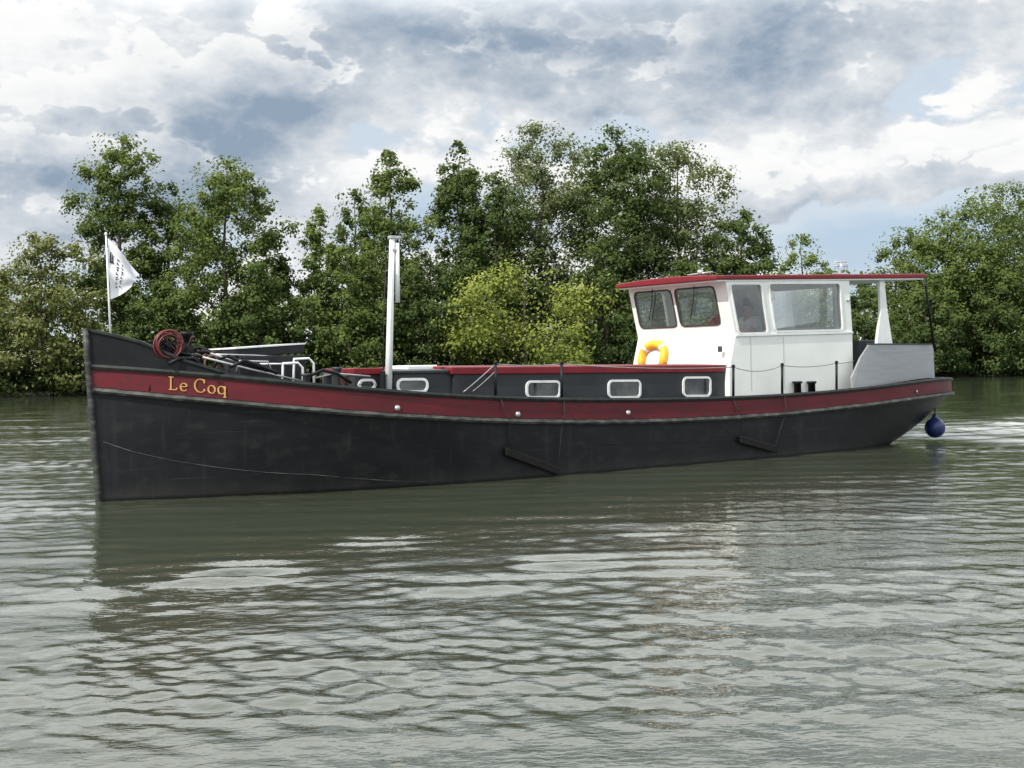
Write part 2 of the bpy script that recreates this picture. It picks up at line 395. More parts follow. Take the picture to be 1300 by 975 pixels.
# ---- cabin trunk
VC = 1.32
uS = on(576,474,VC).x; uA = on(929,470,VC).x; uF = on(500,474,VC-.06).x
zA0 = on(500,474,VC-.06).z; zA1 = on(576,473,VC).z; zB0 = on(576,475,VC).z; zB1 = on(929,472,VC).z
def slab(mb, u0, u1, v, z0a, z0b, z1a, z1b, camber=0):
    n = 9; vs = []; fs = []
    for u, lo, hi in ((u0,z0a,z0b),(u1,z1a,z1b)):
        for j in range(n):
            y = -v+2*v*j/(n-1); vs.append((u,y,lo))
        for j in range(n-1,-1,-1):
            y = -v+2*v*j/(n-1); vs.append((u,y,hi+camber*(1-(y/v)**2)))
    k = 2*n
    for j in range(k): fs.append((j,(j+1)%k,k+(j+1)%k,k+j))
    fs += [tuple(range(k-1,-1,-1)), tuple(range(k,2*k))]; mb.add(vs, fs)
mb = MB(); slab(mb, uS, uA+.02, VC, deckz(8)-.1, zB0, deckz(11)-.1, zB1); cab = mb.build('cabin', M['slate'], barge)
mb = MB(); slab(mb, uS-.06, uA-.05, VC+.035, zB0-.005, zB0+.12, zB1-.005, zB1+.14, .03); mb.build('cabin_roof', M['redroof'], cab, bevel=.015)
mb = MB(); slab(mb, uF, uS-.01, VC-.06, deckz(6)-.1, zA0, deckz(8)-.1, zA1); cab2 = mb.build('fore_cabin', M['slate'], barge)
mb = MB(); slab(mb, uF-.02, uS-.065, VC-.02, zA0-.005, zA0+.04, zA1-.005, zA1+.05, .03); mb.build('fore_cabin_roof', M['slate'], cab2, bevel=.012)
p = on(507,468,.5); q = on(545,468,.5); mb = MB(); mb.box(((p.x+q.x)/2, p.y, zA0+.075), ((q.x-p.x), .55, .10)); mb.build('roof_hatch', M['whitegloss'], barge, bevel=.02)
vb = .85
p = on(450,476,vb); q = on(484,476,vb)
mb = MB(); mb.box(((p.x+q.x)/2, -vb+.5, (deckz(p.x)-.05+p.z)/2), (q.x-p.x, 1.0, p.z-deckz(p.x)+.05)); cb = mb.build('companion_box', M['slate'], barge, bevel=.01)
mb = MB(); mb.box(((p.x+q.x)/2, -vb+.5, p.z+.055), (q.x-p.x+.06, 1.06, .11)); mb.build('companion_lid', M['redroof'], cb, bevel=.015)
nside = Vector((0,-1,0))
for (x0,y0,x1,y1,vc) in ((454,481,477,496,vb),(503,480,543,499,VC-.06),(667,483,711,506,VC),(771,482,813,506,VC),(866,478,902,504,VC)):
    q = [on(x0,y1,vc+.003), on(x1,y1-.3,vc+.003), on(x1,y0-.3,vc+.003), on(x0,y0,vc+.003)]
    window(q, nside, .042, .07, .03, M['whitegloss'], M['portglass'], 'cabin_window', barge, .010)

# ---- wheelhouse
VW = 1.45
BL = on(934,425,VW); BR = on(1082,421,VW); TR = on(1078,356,VW); TL = on(921,356,VW)
ub = on(926,468,VW).x; zbs = on(926,470,VW).z
def flip(p): return Vector((p.x,-p.y,p.z))
def wall(mb, q, n, holes, th):
    n = Vector(n).normalized()
    ss = sorted({0,1}|{h[0] for h in holes}|{h[2] for h in holes}); ts = sorted({0,1}|{h[1] for h in holes}|{h[3] for h in holes})
    def solid(i, j):
        if i < 0 or j < 0 or i >= len(ss)-1 or j >= len(ts)-1: return False
        s = (ss[i]+ss[i+1])/2; t = (ts[j]+ts[j+1])/2
        return not any(h[0]<s<h[2] and h[1]<t<h[3] for h in holes)
    for i in range(len(ss)-1):
        for j in range(len(ts)-1):
            if not solid(i,j): continue
            f = [bil(q,ss[i],ts[j]),bil(q,ss[i+1],ts[j]),bil(q,ss[i+1],ts[j+1]),bil(q,ss[i],ts[j+1])]; b = [p-n*th for p in f]
            fs = [(0,1,2,3),(7,6,5,4)]
            for (di,dj,a,c) in ((0,-1,0,1),(1,0,1,2),(0,1,2,3),(-1,0,3,0)):
                if not solid(i+di,j+dj): fs.append((a,c,4+c,4+a))
            mb.add(f+b, fs)
def sparam(px, py): return (on(px,py,VW).x-BL.x)/(BR.x-BL.x)
s1 = (.028, .03, sparam(975,424), .93); s2 = (sparam(985,424), .05, sparam(1070,424), .94)
qn = [BL,BR,TR,TL]
mb = MB()
wall(mb, qn, (0,-1,0), [s1,s2], .05)
qf = [flip(p) for p in qn]; wall(mb, qf, (0,1,0), [s1,s2], .05)
zd = 1.0
low = [Vector((ub,-VW,zd)),Vector((BR.x,-VW,zd)),BR.copy(),BL.copy(),Vector((ub,-VW,zbs))]
mb.prism(low, (0,.05,0)); mb.prism([flip(p) for p in low], (0,-.05,0))
fq = [flip(BL),BL,TL,flip(TL)]; e = .052
fq = [p+Vector((0,e*(-1 if p.y>0 else 1),0)) for p in fq]
nf = (fq[1]-fq[0]).cross(fq[3]-fq[0]).normalized()
if nf.x > 0: nf = -nf
f1 = (.035,.20,.445,.91); f2 = (.485,.20,.895,.91)
wall(mb, fq, nf, [f1,f2], .05)
fl = [Vector((ub,VW-e,zbs)),Vector((ub,-VW+e,zbs)),fq[1].copy(),fq[0].copy()]
mb.prism(fl, (.05,0,0)); mb.prism([Vector((ub,VW-e,zd)),Vector((ub,-VW+e,zd)),Vector((ub,-VW+e,zbs)),Vector((ub,VW-e,zbs))], (.05,0,0))
bq = [Vector((BR.x-.003,-VW+e,BR.z)),Vector((BR.x-.003,VW-e,BR.z)),Vector((TR.x-.003,VW-e,TR.z)),Vector((TR.x-.003,-VW+e,TR.z))]
wall(mb, bq, (1,0,0), [(.1,.1,.9,.9)], .05)
mb.prism([Vector((BR.x-.003,-VW+e,zd)),Vector((BR.x-.003,VW-e,zd)),bq[1].copy(),bq[0].copy()], (-.05,0,0))
wh = mb.build('wheelhouse', M['white'], barge)
def subq(q, h): return [bil(q,h[0],h[1]),bil(q,h[2],h[1]),bil(q,h[2],h[3]),bil(q,h[0],h[3])]
def grow(h, a, q):
    w = (q[1]-q[0]).length; hh = (q[3]-q[0]).length
    return (h[0]-a/w, h[1]-a/hh, h[2]+a/w, h[3]+a/hh)
for h in (s1,s2):
    window(subq(qn, grow(h,.030,qn)), (0,-1,0), .038, .06, .018, M['whitegloss'], M['glass'], 'side_window', barge, -.02, back=.012)
    window(subq(qf, grow(h,.030,qf)), (0,1,0), .038, .06, .018, M['whitegloss'], M['glass'], 'side_window', barge, -.02, back=.012)
for h in (f1,f2):
    f = window(subq(fq, grow(h,.018,fq)), nf, .034, .10, .012, M['rubber'], M['frontglass'], 'front_window', barge, -.02, back=.012)
    qq = subq(fq, h); mb = MB()
    mb.tube([bil(qq,.55,1.06)+nf*.03, bil(qq,.47,.72)+nf*.028, bil(qq,.30,.22)+nf*.025], .009, 6); mb.build('wiper', M['black'], f)
window(subq(bq, grow((.1,.1,.9,.9),.035,bq)), (1,0,0), .05, .06, .018, M['alu'], M['glass'], 'rear_window', barge, -.02, back=.012)
mb = MB(); mb.prism([BL+Vector((-.01,-.002,-.035)),BR+Vector((.0,-.002,-.035)),BR+Vector((.0,-.002,.0)),BL+Vector((-.01,-.002,.0))], (0,-.025,0)); mb.build('sill_moulding', M['whitegloss'], wh)
pa = (BL.x+ (BR.x-BL.x)*.29)
for dx in (.35,-.62):
    mb = MB(); mb.box((pa+dx, -VW-.003, (1.35+BL.z)/2-.02), (.006, .005, BL.z-1.40)); mb.build('door_seam', M['grey'], wh)
p = on(979.5,375,VW); mb = MB(); mb.box((p.x, -VW-.03, p.z), (.06,.06,.16)); mb.build('vent_grille', M['alu'], wh, bevel=.01)
p = on(916,443,VW); mb = MB(); mb.box((ub-.03, -VW+.22, p.z), (.05,.09,.12)); mb.build('deck_light', M['darkgrey'], wh, bevel=.01)
p = on(1076,381,VW); mb = MB(); mb.lathe([(.0,0),(.035,0),(.035,.05),(.02,.06)], (p.x,-VW,p.z), (0,-1,0), 12); mb.build('side_lamp', M['alu'], wh)

# roof
VR = 1.50
ur0 = on(909,352,VR).x; ur1 = on(1176,351,VR).x; zr0 = on(909,355,VR).z; zr1 = on(1176,353,VR).z
mb = MB(); slab(mb, ur0, ur1, VR, zr0, zr0+.085, zr1, zr1+.10, .05); roof = mb.build('wheelhouse_roof', M['redroof'], barge, bevel=.02)
mb = MB(); slab(mb, ur0+.06, ur1-.06, VR-.03, zr0-.03, zr0-.002, zr1-.03, zr1-.002); mb.build('ceiling_panel', M['whitegloss'], roof)
def rz(u): return zr0+(zr1-zr0)*(u-ur0)/(ur1-ur0)+.10
uu = ur0+.35
q0 = across(889,344,uu)
mb = MB(); mb.tube([(uu,q0.y,rz(uu)-.02),(uu,q0.y,rz(uu)+.10)], .02, 8); mb.lathe([(.05,0),(.06,.02),(.06,.08),(.03,.10)], (uu,q0.y,rz(uu)+.05), (0,0,1), 12); mb.tube([(uu-.12,q0.y+.25,rz(uu)+.05),(uu+.1,q0.y-.25,rz(uu)+.09)], .018, 8); mb.build('roof_lamp', M['alu'], roof)
a = on(1068,346,0); zz = on(1068,331,0).z
mb = MB(); mb.tube([(a.x,0,rz(a.x)),(a.x,0,zz)], .015, 8); mb.build('antenna', M['alu'], roof)
mb = MB()
for k in range(2): mb.tube([(a.x-.16,.05,zz-.03-.09*k),(a.x+.16,-.05,zz-.03-.09*k)], .012, 6)
for k in range(5): mb.tube([(a.x-.15+.075*k,.05-.025*k,zz+.02),(a.x-.15+.075*k,.05-.025*k,zz-.2)], .008, 6)
mb.tube([(a.x-.3,.0,rz(a.x)+.10),(a.x+.25,0,rz(a.x)+.10)], .02, 6)
mb.build('antenna_grid', M['alu'], roof)
for sg in (1,-1):
    f_ = (lambda p: p) if sg > 0 else flip
    if sg > 0:
        pl = [on(1113,440,1.40), on(1134,440,1.40), on(1127,395,1.40), on(1123,355,1.40), on(1117,355,1.40), on(1118,395,1.40)]
    mb = MB(); mb.prism([f_(p) for p in pl], (0,.07*sg,0)); mb.build('roof_pillar', M['whitegloss'], barge, bevel=.01)
    a, b = on(1174,354,1.30), on(1186,442,1.20)
    mb = MB(); mb.tube([f_(a), f_(b)], .028, 10); mb.build('roof_post', M['black'], barge)
# stern bulwark (grey steel), set in from the stern rim
u1 = on(1074,492,1.72).x; u2 = on(1100,437,1.72).x; ztop0 = on(1100,438,1.72).z; ztop1 = on(1187,438,1.25).z
def zst(u):
    k = min(1,max(0,(u-u1)/(u2-u1)))
    top = ztop0+(ztop1-ztop0)*min(1,max(0,(u-u2)/(19-u2)))
    return float(zt(u))+.055+(top-float(zt(u))-.055)*k
def ins(u):
    k = min(1,max(0,(u-u1)/(19.0-u1))); return .34*k*k*(3-2*k)
ia = [i for i in range(NO) if OUT[i][0] >= u1-.05]
mb = MB(); band(mb, ia, lambda i: [(-.03-ins(OUT[i][0]),zt(OUT[i][0])+.045),(-.05-ins(OUT[i][0]),zst(OUT[i][0])),(-.10-ins(OUT[i][0]),zst(OUT[i][0])),(-.08-ins(OUT[i][0]),zt(OUT[i][0])+.045)]); sb = mb.build('stern_bulwark', M['grey'], barge)
ia2 = [i for i in ia if OUT[i][0] >= u2]
mb = MB(); band(mb, ia2, lambda i: [(-.04-ins(OUT[i][0]),zst(OUT[i][0])+.002),(-.04-ins(OUT[i][0]),zst(OUT[i][0])+.035),(-.12-ins(OUT[i][0]),zst(OUT[i][0])+.035),(-.12-ins(OUT[i][0]),zst(OUT[i][0])+.002)]); mb.build('stern_rail', M['darkgrey'], sb)
a = on(1084,432,.9); b = on(1116,434,.9)
mb = MB(); mb.box(((a.x+b.x)/2+.1, 0, (1.2+a.z)/2), (b.x-a.x, 1.9, a.z-1.2)); mb.build('engine_casing', M['darkgrey'], barge, bevel=.02)
for px in (1015,1033):
    p = on(px,500,1.6); mb = MB(); z0 = deckz(p.x)
    zt_ = on(px,484,1.6).z
    mb.lathe([(.075,0),(.075,zt_-z0-.05),(.10,zt_-z0-.04),(.10,zt_-z0)], (p.x,-1.55,z0), (0,0,1), 14); mb.build('bollard', M['black'], barge)
def stn(px, y0, y1):
    p = on(px, y1, 1.68); v = min(1.72, float(hb(p.x))-.03); a = on(px, y0, v); b = on(px, y1, v)
    b.z = float(zt(b.x))+.03
    mb = MB(); mb.tube([b, a], .026, 8); mb.lathe([(.03,0),(.04,.02),(.02,.05)], a, (0,0,1), 8); mb.build('stanchion', M['black'], barge); return a
tops = [stn(629,462,505), stn(713,462,508), stn(931,466,506), stn(993,464,501), stn(1062,461,496)]
def sag(a, b, s, n=10): return [a.lerp(b,i/n)-Vector((0,0,s*4*(i/n)*(1-i/n))) for i in range(n+1)]
for a, b, s in ((tops[0],tops[1],.03),(tops[1],tops[2],.05),(tops[2],tops[3],.10),(tops[3],tops[4],.05),(tops[4],on(1084,458,1.5),.02)):
    mb = MB(); mb.tube(sag(a,b,s), .009, 6); mb.build('guard_wire', M['steelwire'], barge)
mb = MB(); mb.tube(sag(on(588,498,1.7), tops[0], .01), .010, 6); mb.build('guard_wire', M['steelwire'], barge)
mb = MB(); mb.tube(sag(on(600,497,1.7), tops[0]-Vector((0,0,.12)), .01), .008, 6); mb.build('guard_wire', M['steelwire'], barge)
for px, py in ((504,518),(657,526),(797,524)):
    p = surf(px,py,.0); mb = MB(); mb.lathe([(.05,0),(.05,.02),(.03,.04),(.005,.045)], (p.x,p.y-.004,p.z), (0,-1,0), 14); mb.build('hull_fitting', M['alu'], barge)
p = surf(1163,497,.0); mb = MB(); mb.lathe([(.035,0),(.035,.02),(.02,.03)], (p.x,p.y-.004,p.z), (.4,-1,0), 12); mb.build('hull_fitting', M['alu'], barge)

# mast, stepped on the deck just ahead of the fore cabin
MV = 1.24
b0 = on(492,498,MV); t0 = on(498,303,MV); b0.z = deckz(b0.x)
mb = MB(); mb.tube([b0, b0.lerp(t0,.5), t0], [.062,.055,.045], 14); mast = mb.build('mast', M['whitegloss'], barge)
a, b = on(504,309,MV+.02), on(505,384,MV+.02)
mb = MB(); mb.tube([a,b], [.038,.038], 10); mb.build('mast_spar', M['whitegloss'], mast)
mb = MB(); mb.box((t0.x+.04,-MV,t0.z+.02), (.20,.11,.05)); mb.build('mast_cap', M['alu'], mast, bevel=.01)
c_ = on(501,318,MV); mb = MB(); mb.box((c_.x,-MV,c_.z), (.14,.10,.05)); mb.build('mast_bracket', M['alu'], mast, bevel=.01)
mb = MB(); mb.tube([on(490,330,MV+.08), on(487,400,MV+.08), on(487,470,MV+.1)], .010, 6); mb.build('halyard', M['darkrope'], mast)
mb = MB(); mb.prism([(b0.x-.13,-MV-.06,b0.z),(b0.x-.068,-MV-.06,b0.z),(b0.x-.068,-MV-.06,b0.z+.62),(b0.x-.10,-MV-.06,b0.z+.62)], (0,.12,0)); mb.build('tabernacle', M['black'], barge)

# ---- foredeck gear
g = on(201,438,.15); gz = g.z
mb = MB(); dz = deckz(g.x)
for s in (-.32,.32): mb.prism([(g.x-.28,g.y+s,dz),(g.x+.28,g.y+s,dz),(g.x+.16,g.y+s,gz-.02),(g.x+.05,g.y+s,gz+.08),(g.x-.08,g.y+s,gz+.06)], (0,.04,0))
wl = mb.build('windlass', M['black'], barge)
mb = MB(); mb.lathe([(.09,-.28),(.16,-.27),(.16,-.22),(.10,-.15),(.10,.15),(.16,.22),(.16,.27),(.09,.28)], (g.x+.1,g.y,gz-.22), (0,1,0), 18); mb.build('drum', M['rust'], wl)
mb = MB(); mb.lathe([(.03,-.03),(.15,-.03),(.15,.03),(.03,.03)], (g.x+.32,g.y-.25,gz-.12), (0,1,0), 22); mb.build('gear', M['black'], wl)
mb = MB(); mb.tube([(g.x+.32,g.y-.32,gz-.12),(g.x+.40,g.y-.34,gz+.10),(g.x+.40,g.y-.46,gz+.12)], .016, 6); mb.build('crank', M['rust'], wl)
c = Vector((g.x, g.y-.40, gz))
mb = MB()
for k in range(4):
    q = k*math.pi/2+.5; mb.tube([c, c+Vector((.18*math.cos(q),0,.18*math.sin(q)))], .012, 6)
mb.lathe([(.04,-.06),(.04,.06)], c, (0,1,0), 12); mb.tube([c, c+Vector((0,.45,0))], .02, 8); mb.build('hose_reel', M['black'], wl)
mb = MB(); hel = []
for i in range(150):
    q = i/150*2*math.pi*4.3; w = .03*math.sin(q*.37+1)+.018*math.sin(q*1.31)
    hel.append(c+Vector(((.185+w)*math.cos(q), -.07+.032*q/(2*math.pi), (.185+w*.8)*math.sin(q)-.01)))
hel += [hel[-1]+Vector((.05,0,-.12)), hel[-1]+Vector((.18,-.02,-.26)), hel[-1]+Vector((.4,-.04,-.34))]
mb.tube(hel, .015, 7); mb.build('red_hose', M['handred'], wl)
for px, py, v in ((237,421,.1),(228,430,-.35),(222,444,.35),(258,444,-.1)):
    p = on(px,py,v); z0 = deckz(p.x); mb = MB()
    mb.lathe([(.09,0),(.075,.05),(.07,p.z-z0-.08),(.11,p.z-z0-.05),(.10,p.z-z0)], (p.x,p.y,z0), (0,0,1), 16)
    mb.tube([(p.x-.16,p.y,p.z-.16),(p.x+.16,p.y,p.z-.16)], .025, 8); mb.build('bollard', M['black'], barge)
for pts in (((150,432,.1),(170,436,.15),(185,446,.2),(195,458,.25)), ((206,452,.45),(222,447,.5),(240,450,.55),(262,464,.6)), ((214,462,.7),(228,455,.7),(246,455,.7),(258,466,.7)), ((270,470,.8),(276,456,.8),(290,452,.8),(312,462,.9),(340,470,1.0)), ((292,466,1.0),(310,458,1.0),(330,464,1.05),(352,474,1.1)), ((395,476,1.1),(410,470,1.1),(428,474,1.15),(446,486,1.2)), ((238,446,.2),(252,441,.2),(266,446,.25),(280,458,.3))):
    mb = MB(); mb.tube([on(*q) for q in pts], .028, 8); mb.build('deck_hose', M['black'], barge)
for pts in (((222,440,-.2),(245,444,-.2),(275,448,-.2),(292,452,-.2)), ((252,456,.6),(262,450,.6),(276,455,.62),(284,466,.65))):
    mb = MB(); mb.tube([on(*q) for q in pts], .026, 8); mb.build('deck_hose', M['rust'], barge)
# low dark box with a flat pale-topped lid behind the rail
p = on(330,452,.15); zc = p.z
mb = MB(); mb.box((p.x,p.y,(deckz(p.x)+zc)/2), (1.15,1.0,zc-deckz(p.x))); fh = mb.build('fore_hatch', M['cover'], barge, bevel=.015)
la, lb = on(285,444,.15), on(370,438,.15)
mb = MB(); mb.hexa([Vector((la.x,-.6,la.z-.12)),Vector((lb.x,-.6,lb.z-.14)),Vector((lb.x,.5,lb.z-.14)),Vector((la.x,.5,la.z-.12)),Vector((la.x,-.6,la.z)),Vector((lb.x,-.6,lb.z)),Vector((lb.x,.5,lb.z)),Vector((la.x,.5,la.z))]); mb.build('hatch_lid', M['cover'], fh, bevel=.01)
mb = MB(); mb.hexa([Vector((la.x-.02,-.62,la.z+.003)),Vector((lb.x+.02,-.62,lb.z+.003)),Vector((lb.x+.02,.52,lb.z+.003)),Vector((la.x-.02,.52,la.z+.003)),Vector((la.x-.02,-.62,la.z+.025)),Vector((lb.x+.02,-.62,lb.z+.025)),Vector((lb.x+.02,.52,lb.z+.025)),Vector((la.x-.02,.52,la.z+.025))]); mb.build('lid_top', M['whitegloss'], fh)
for v, dx in ((.75,0),(.35,0),(.95,-14)):
    mb = MB(); a, b = on(372+dx,489,v), on(399+dx,489,v); a.z = deckz(a.x); b.z = deckz(b.x); ta, tb = on(373+dx,456-dx*.4,v), on(392+dx,455-dx*.4,v); tb2 = on(398+dx,461-dx*.4,v)
    mb.tube([a, ta-Vector((0,0,.05)), ta, tb, tb2, b], .020, 10); mb.build('tubular_rail', M['whitegloss'], barge)
for pts, rad, mk in ((((268,450,.6),(320,451,.6),(372,454,.6)),.015,'alu'), (((330,462,.75),(372,462,.75)),.014,'whitegloss'), (((400,480,1.1),(425,474,1.1),(470,478,1.15)),.014,'alu'), (((300,472,.9),(304,458,.9),(340,459,.95),(346,474,.95)),.014,'alu')):
    mb = MB(); mb.tube([on(*q) for q in pts], rad, 8); mb.build('handrail', M[mk], barge)
for px, py, v in ((388,474,.95),(428,466,.6),(443,470,.3),(437,476,1.0),(416,474,1.0)):
    p = on(px,py,v); z0 = deckz(p.x); mb = MB(); mb.lathe([(.08,0),(.07,.04),(.065,p.z-z0-.05),(.085,p.z-z0-.03),(.08,p.z-z0)], (p.x,p.y,z0), (0,0,1), 14); mb.build('bollard', M['darkgrey'] if px<430 else M['rust'], barge)
for px, py, v in ((246,459,.45),(266,461,.55)):
    p = on(px,py,v)
    mb = MB(); hel = [p+Vector((.11*math.cos(q),.034*q/ (2*math.pi)-.1,.11*math.sin(q))) for q in np.linspace(0,2*math.pi*6,110)]
    mb.tube(hel, .02, 6)
    c = mb.build('rope_coil', M['rope'], None, org=p)
    c.location = W(p); c.rotation_euler.z = TH
    tag(c, 'reddish brown rope coil on the foredeck, '+('the one nearer the red hose' if px==246 else 'the one farther from the red hose'), 'rope coil', 'rope coils on the foredeck')
for k, (a, b, v) in enumerate((((252,452),(384,484),1.0),((262,447),(352,474),.8))):
    A = on(*a, v); Bp = on(*b, v); root = empty('deck_pole', W(Bp), TH, label=('long grey pole slanting down across the foredeck, the lower and longer one' if k==0 else 'shorter grey pole slanting over the foredeck above the long one'), cat='pole', group='poles slanting over the foredeck')
    mb = MB(); mb.tube([A, A.lerp(Bp,.5)-Vector((0,0,.01)), Bp], .017, 8); mb.build('shaft', M['alu'], root, org=Bp)
    mb = MB(); mb.tube([A+(A-Bp).normalized()*.08, A-(A-Bp).normalized()*.05], .026, 8); mb.build('end_cap', M['black'], root, org=Bp)

# ---- flag
fb = on(141,424,0); ft = on(134.5,299,0)
fl_ = empty('flag', W(fb), TH, label='white drooping flag with dark print on a thin pole at the bow', cat='flag')
mb = MB(); mb.tube([fb-Vector((0,0,.3)), ft], [.018,.012], 8); mb.lathe([(.012,0),(.025,.02),(.012,.05)], ft, (0,0,1), 10); mb.build('flagpole', M['whitegloss'], fl_, org=fb)
hA, hB = on(135.5,302,0), on(140,380,0); cT, cB = on(177,349,.12), on(168,362,.05)
def fpt(s, t, off=0):
    p = hB.lerp(hA,t).lerp(cB.lerp(cT,t), s)
    p.z += .035*math.sin(math.pi*s)*t-.03*math.sin(math.pi*s)*(1-t)
    return p+Vector((.012*math.sin(9*t+4*s), .055*math.sin(5.5*s+3.5*t)*s**.6-off+.018*math.sin(11*t), 0))
ns, nt_ = 18, 22
mb = MB(); mb.add([fpt(i/ns, j/nt_) for i in range(ns+1) for j in range(nt_+1)], [(i*(nt_+1)+j,(i+1)*(nt_+1)+j,(i+1)*(nt_+1)+j+1,i*(nt_+1)+j+1) for i in range(ns) for j in range(nt_)], True)
cl = mb.build('flag_cloth', M['flag'], fl_, org=fb)
def patch(s0, s1, t0, t1):
    n = 3; mb.add([fpt(s0+(s1-s0)*i/n, t0+(t1-t0)*j/n, .012) for i in range(n+1) for j in range(n+1)], [(i*(n+1)+j,(i+1)*(n+1)+j,(i+1)*(n+1)+j+1,i*(n+1)+j+1) for i in range(n) for j in range(n)])
mb = MB(); patch(.07,.19,.62,.66); patch(.07,.105,.66,.80); patch(.13,.165,.66,.77); mb.build('flag_emblem', M['ink'], cl, org=fb, recalc=False)
rs = random.Random(3)
for s0, t, n_, w in ((.27,.75,9,.075),(.42,.70,8,.065)):
    for k in range(n_):
        h = rs.uniform(.040,.058); mb = MB()
        if k%3 == 0: patch(s0, s0+w, t-.018, t); patch(s0+w*.35, s0+w*.65, t-h, t-.018)
        elif k%3 == 1: patch(s0, s0+w*.4, t-h, t); patch(s0+w*.4, s0+w, t-h, t-h+.018)
        else: patch(s0, s0+w, t-h, t-h*.4)
        mb.build('flag_letter', M['ink'], cl, org=fb, recalc=False); t -= h+.018

# ---- lifebuoy (horseshoe) on the sloping front of the wheelhouse
def fpl(px, py):
    u = ub
    for _ in range(20):
        p = across(px, py, u); k = min(1,max(0,(p.z-zbs)/(BL.z-zbs))); u = ub+(BL.x-ub)*k-.06
    return across(px, py, u)
cc = fpl(829,452)
ax = Vector((0,-1,0)); up = (BL-Vector((ub,-VW,zbs))); up.y = 0; up.normalize(); nn = Vector((-up.z,0,up.x))
def U(a, b, o=0): return cc+ax*a+up*b+nn*o
lroot = empty('lifebuoy', W(cc), TH, label='yellow orange horseshoe lifebuoy with two pale bands on the sloping wheelhouse front', cat='lifebuoy')
path = [U(-.30,-.25),U(-.34,-.10)]+[U(.34*math.cos(q), .02+.24*math.sin(q)) for q in np.linspace(math.pi,0,15)]+[U(.34,-.10),U(.30,-.25)]
mb = MB(); mb.tube(path, [.06]+[.092]*(len(path)-2)+[.06], 12); mb.build('float', M['yellow'], lroot, org=cc)
for i in (5, 13):
    mb = MB(); d = (path[i+1]-path[i-1]).normalized(); mb.tube([path[i]-d*.035, path[i]+d*.035], .096, 12); mb.build('band', M['whitegloss'], lroot, org=cc)

# ---- ball fender
bp = on(1187,543,1.1); broot = empty('ball_fender', W(bp), TH, label='navy blue ball fender hanging below the stern', cat='fender')
rb = .235; prof_ = [(rb*math.sin(a), -rb*math.cos(a)) for a in np.linspace(.02, math.pi-.35, 18)]+[(.06,rb+.02),(.05,rb+.08),(.01,rb+.09)]
mb = MB(); mb.lathe(prof_, bp, (0,0,1), 28); mb.build('ball', M['navy'], broot, org=bp)
mb = MB(); mb.tube([bp+Vector((0,0,rb+.05)), on(1187,512,1.1), on(1191,490,1.1)], .014, 6); mb.build('rope', M['darkrope'], broot, org=bp)

# ---- fender boards and their lines
def board(a, b, ropes, lab):
    pts = [surf(a[0],a[1],.07), surf(b[0],b[1],.07)]; c = (pts[0]+pts[1])/2
    root = empty('fender_board', W(c), TH, label=lab, cat='fender board', group='fender planks hanging on the hull')
    hgt = .14; up_ = Vector((0,0,hgt)); o = Vector((0,-.03,0))
    mb = MB(); p0, p1 = pts
    mb.hexa([p0+o-up_/2,p1+o-up_/2,p1-o-up_/2,p0-o-up_/2,p0+o+up_/2,p1+o+up_/2,p1-o+up_/2,p0-o+up_/2]); mb.build('plank', M['plank'], root, org=c, bevel=.012)
    for rp in ropes:
        pp = [surf(x,y,.06 if y > 512 else .03) for x, y in rp]
        mb = MB(); mb.tube(pp, .010, 6); mb.build('rope', M['darkrope'], root, org=c)
board((642,573),(711,599), [[(636,506),(640,520),(647,535),(649,573)],[(716,508),(717,525),(713,545),(709,594)]], 'black fender plank hanging aslant on the hull below the cabin')
board((940,558),(986,571), [[(931,507),(938,522),(944,535),(944,560)],[(996,502),(998,518),(994,535),(984,568)]], 'short black fender plank hanging low on the hull below the wheelhouse')

# ---- wheelhouse inside
fz = 1.42
mb = MB(); mb.box(((ub+BR.x)/2+.05,0,fz-.03),(BR.x-ub-.2,2.74,.05)); mb.build('wheelhouse_floor', M['wood'], barge)
mb = MB(); mb.prism([(BL.x+.12,-1.25,fz),(BL.x+.6,-1.25,fz),(BL.x+.55,-1.25,fz+.85),(BL.x+.12,-1.25,fz+1.02)], (0,2.5,0)); con = mb.build('console', M['wood'], barge, bevel=.01)
mb = MB(); c = Vector((BL.x+.68,-.15,fz+.9))
mb.tube([c+Vector((0,.36*math.cos(q),.36*math.sin(q))) for q in np.linspace(0,2*math.pi,30)[:-1]], .02, 8, closed=True)
for k in range(8):
    q = k*math.pi/4; mb.tube([c, c+Vector((0,.46*math.cos(q),.46*math.sin(q)))], .014, 6)
mb.lathe([(.06,-.04),(.06,.04)], c, (1,0,0), 12); mb.build('steering_wheel', M['wood'], con)
mb = MB(); mb.box((BR.x-.5,.75,fz+.45),(.7,.9,.9)); mb.build('cupboard', M['wood'], barge, bevel=.01)
for (a0, a1, y) in ((.86,.93,-1.36),(.80,.93,1.36)):
    x0 = BL.x+(BR.x-BL.x)*a0; x1 = BL.x+(BR.x-BL.x)*a1; n = 26; mb = MB()
    vs = []
    for i in range(n+1):
        x = x0+(x1-x0)*i/n; yy = y+.02*math.sin(i*1.5); vs += [(x,yy,BL.z+.02),(x,yy,TR.z-.06)]
    mb.add(vs, [(2*i,2*i+2,2*i+3,2*i+1) for i in range(n)], True); mb.build('curtain', M['curtain'], barge, recalc=False)

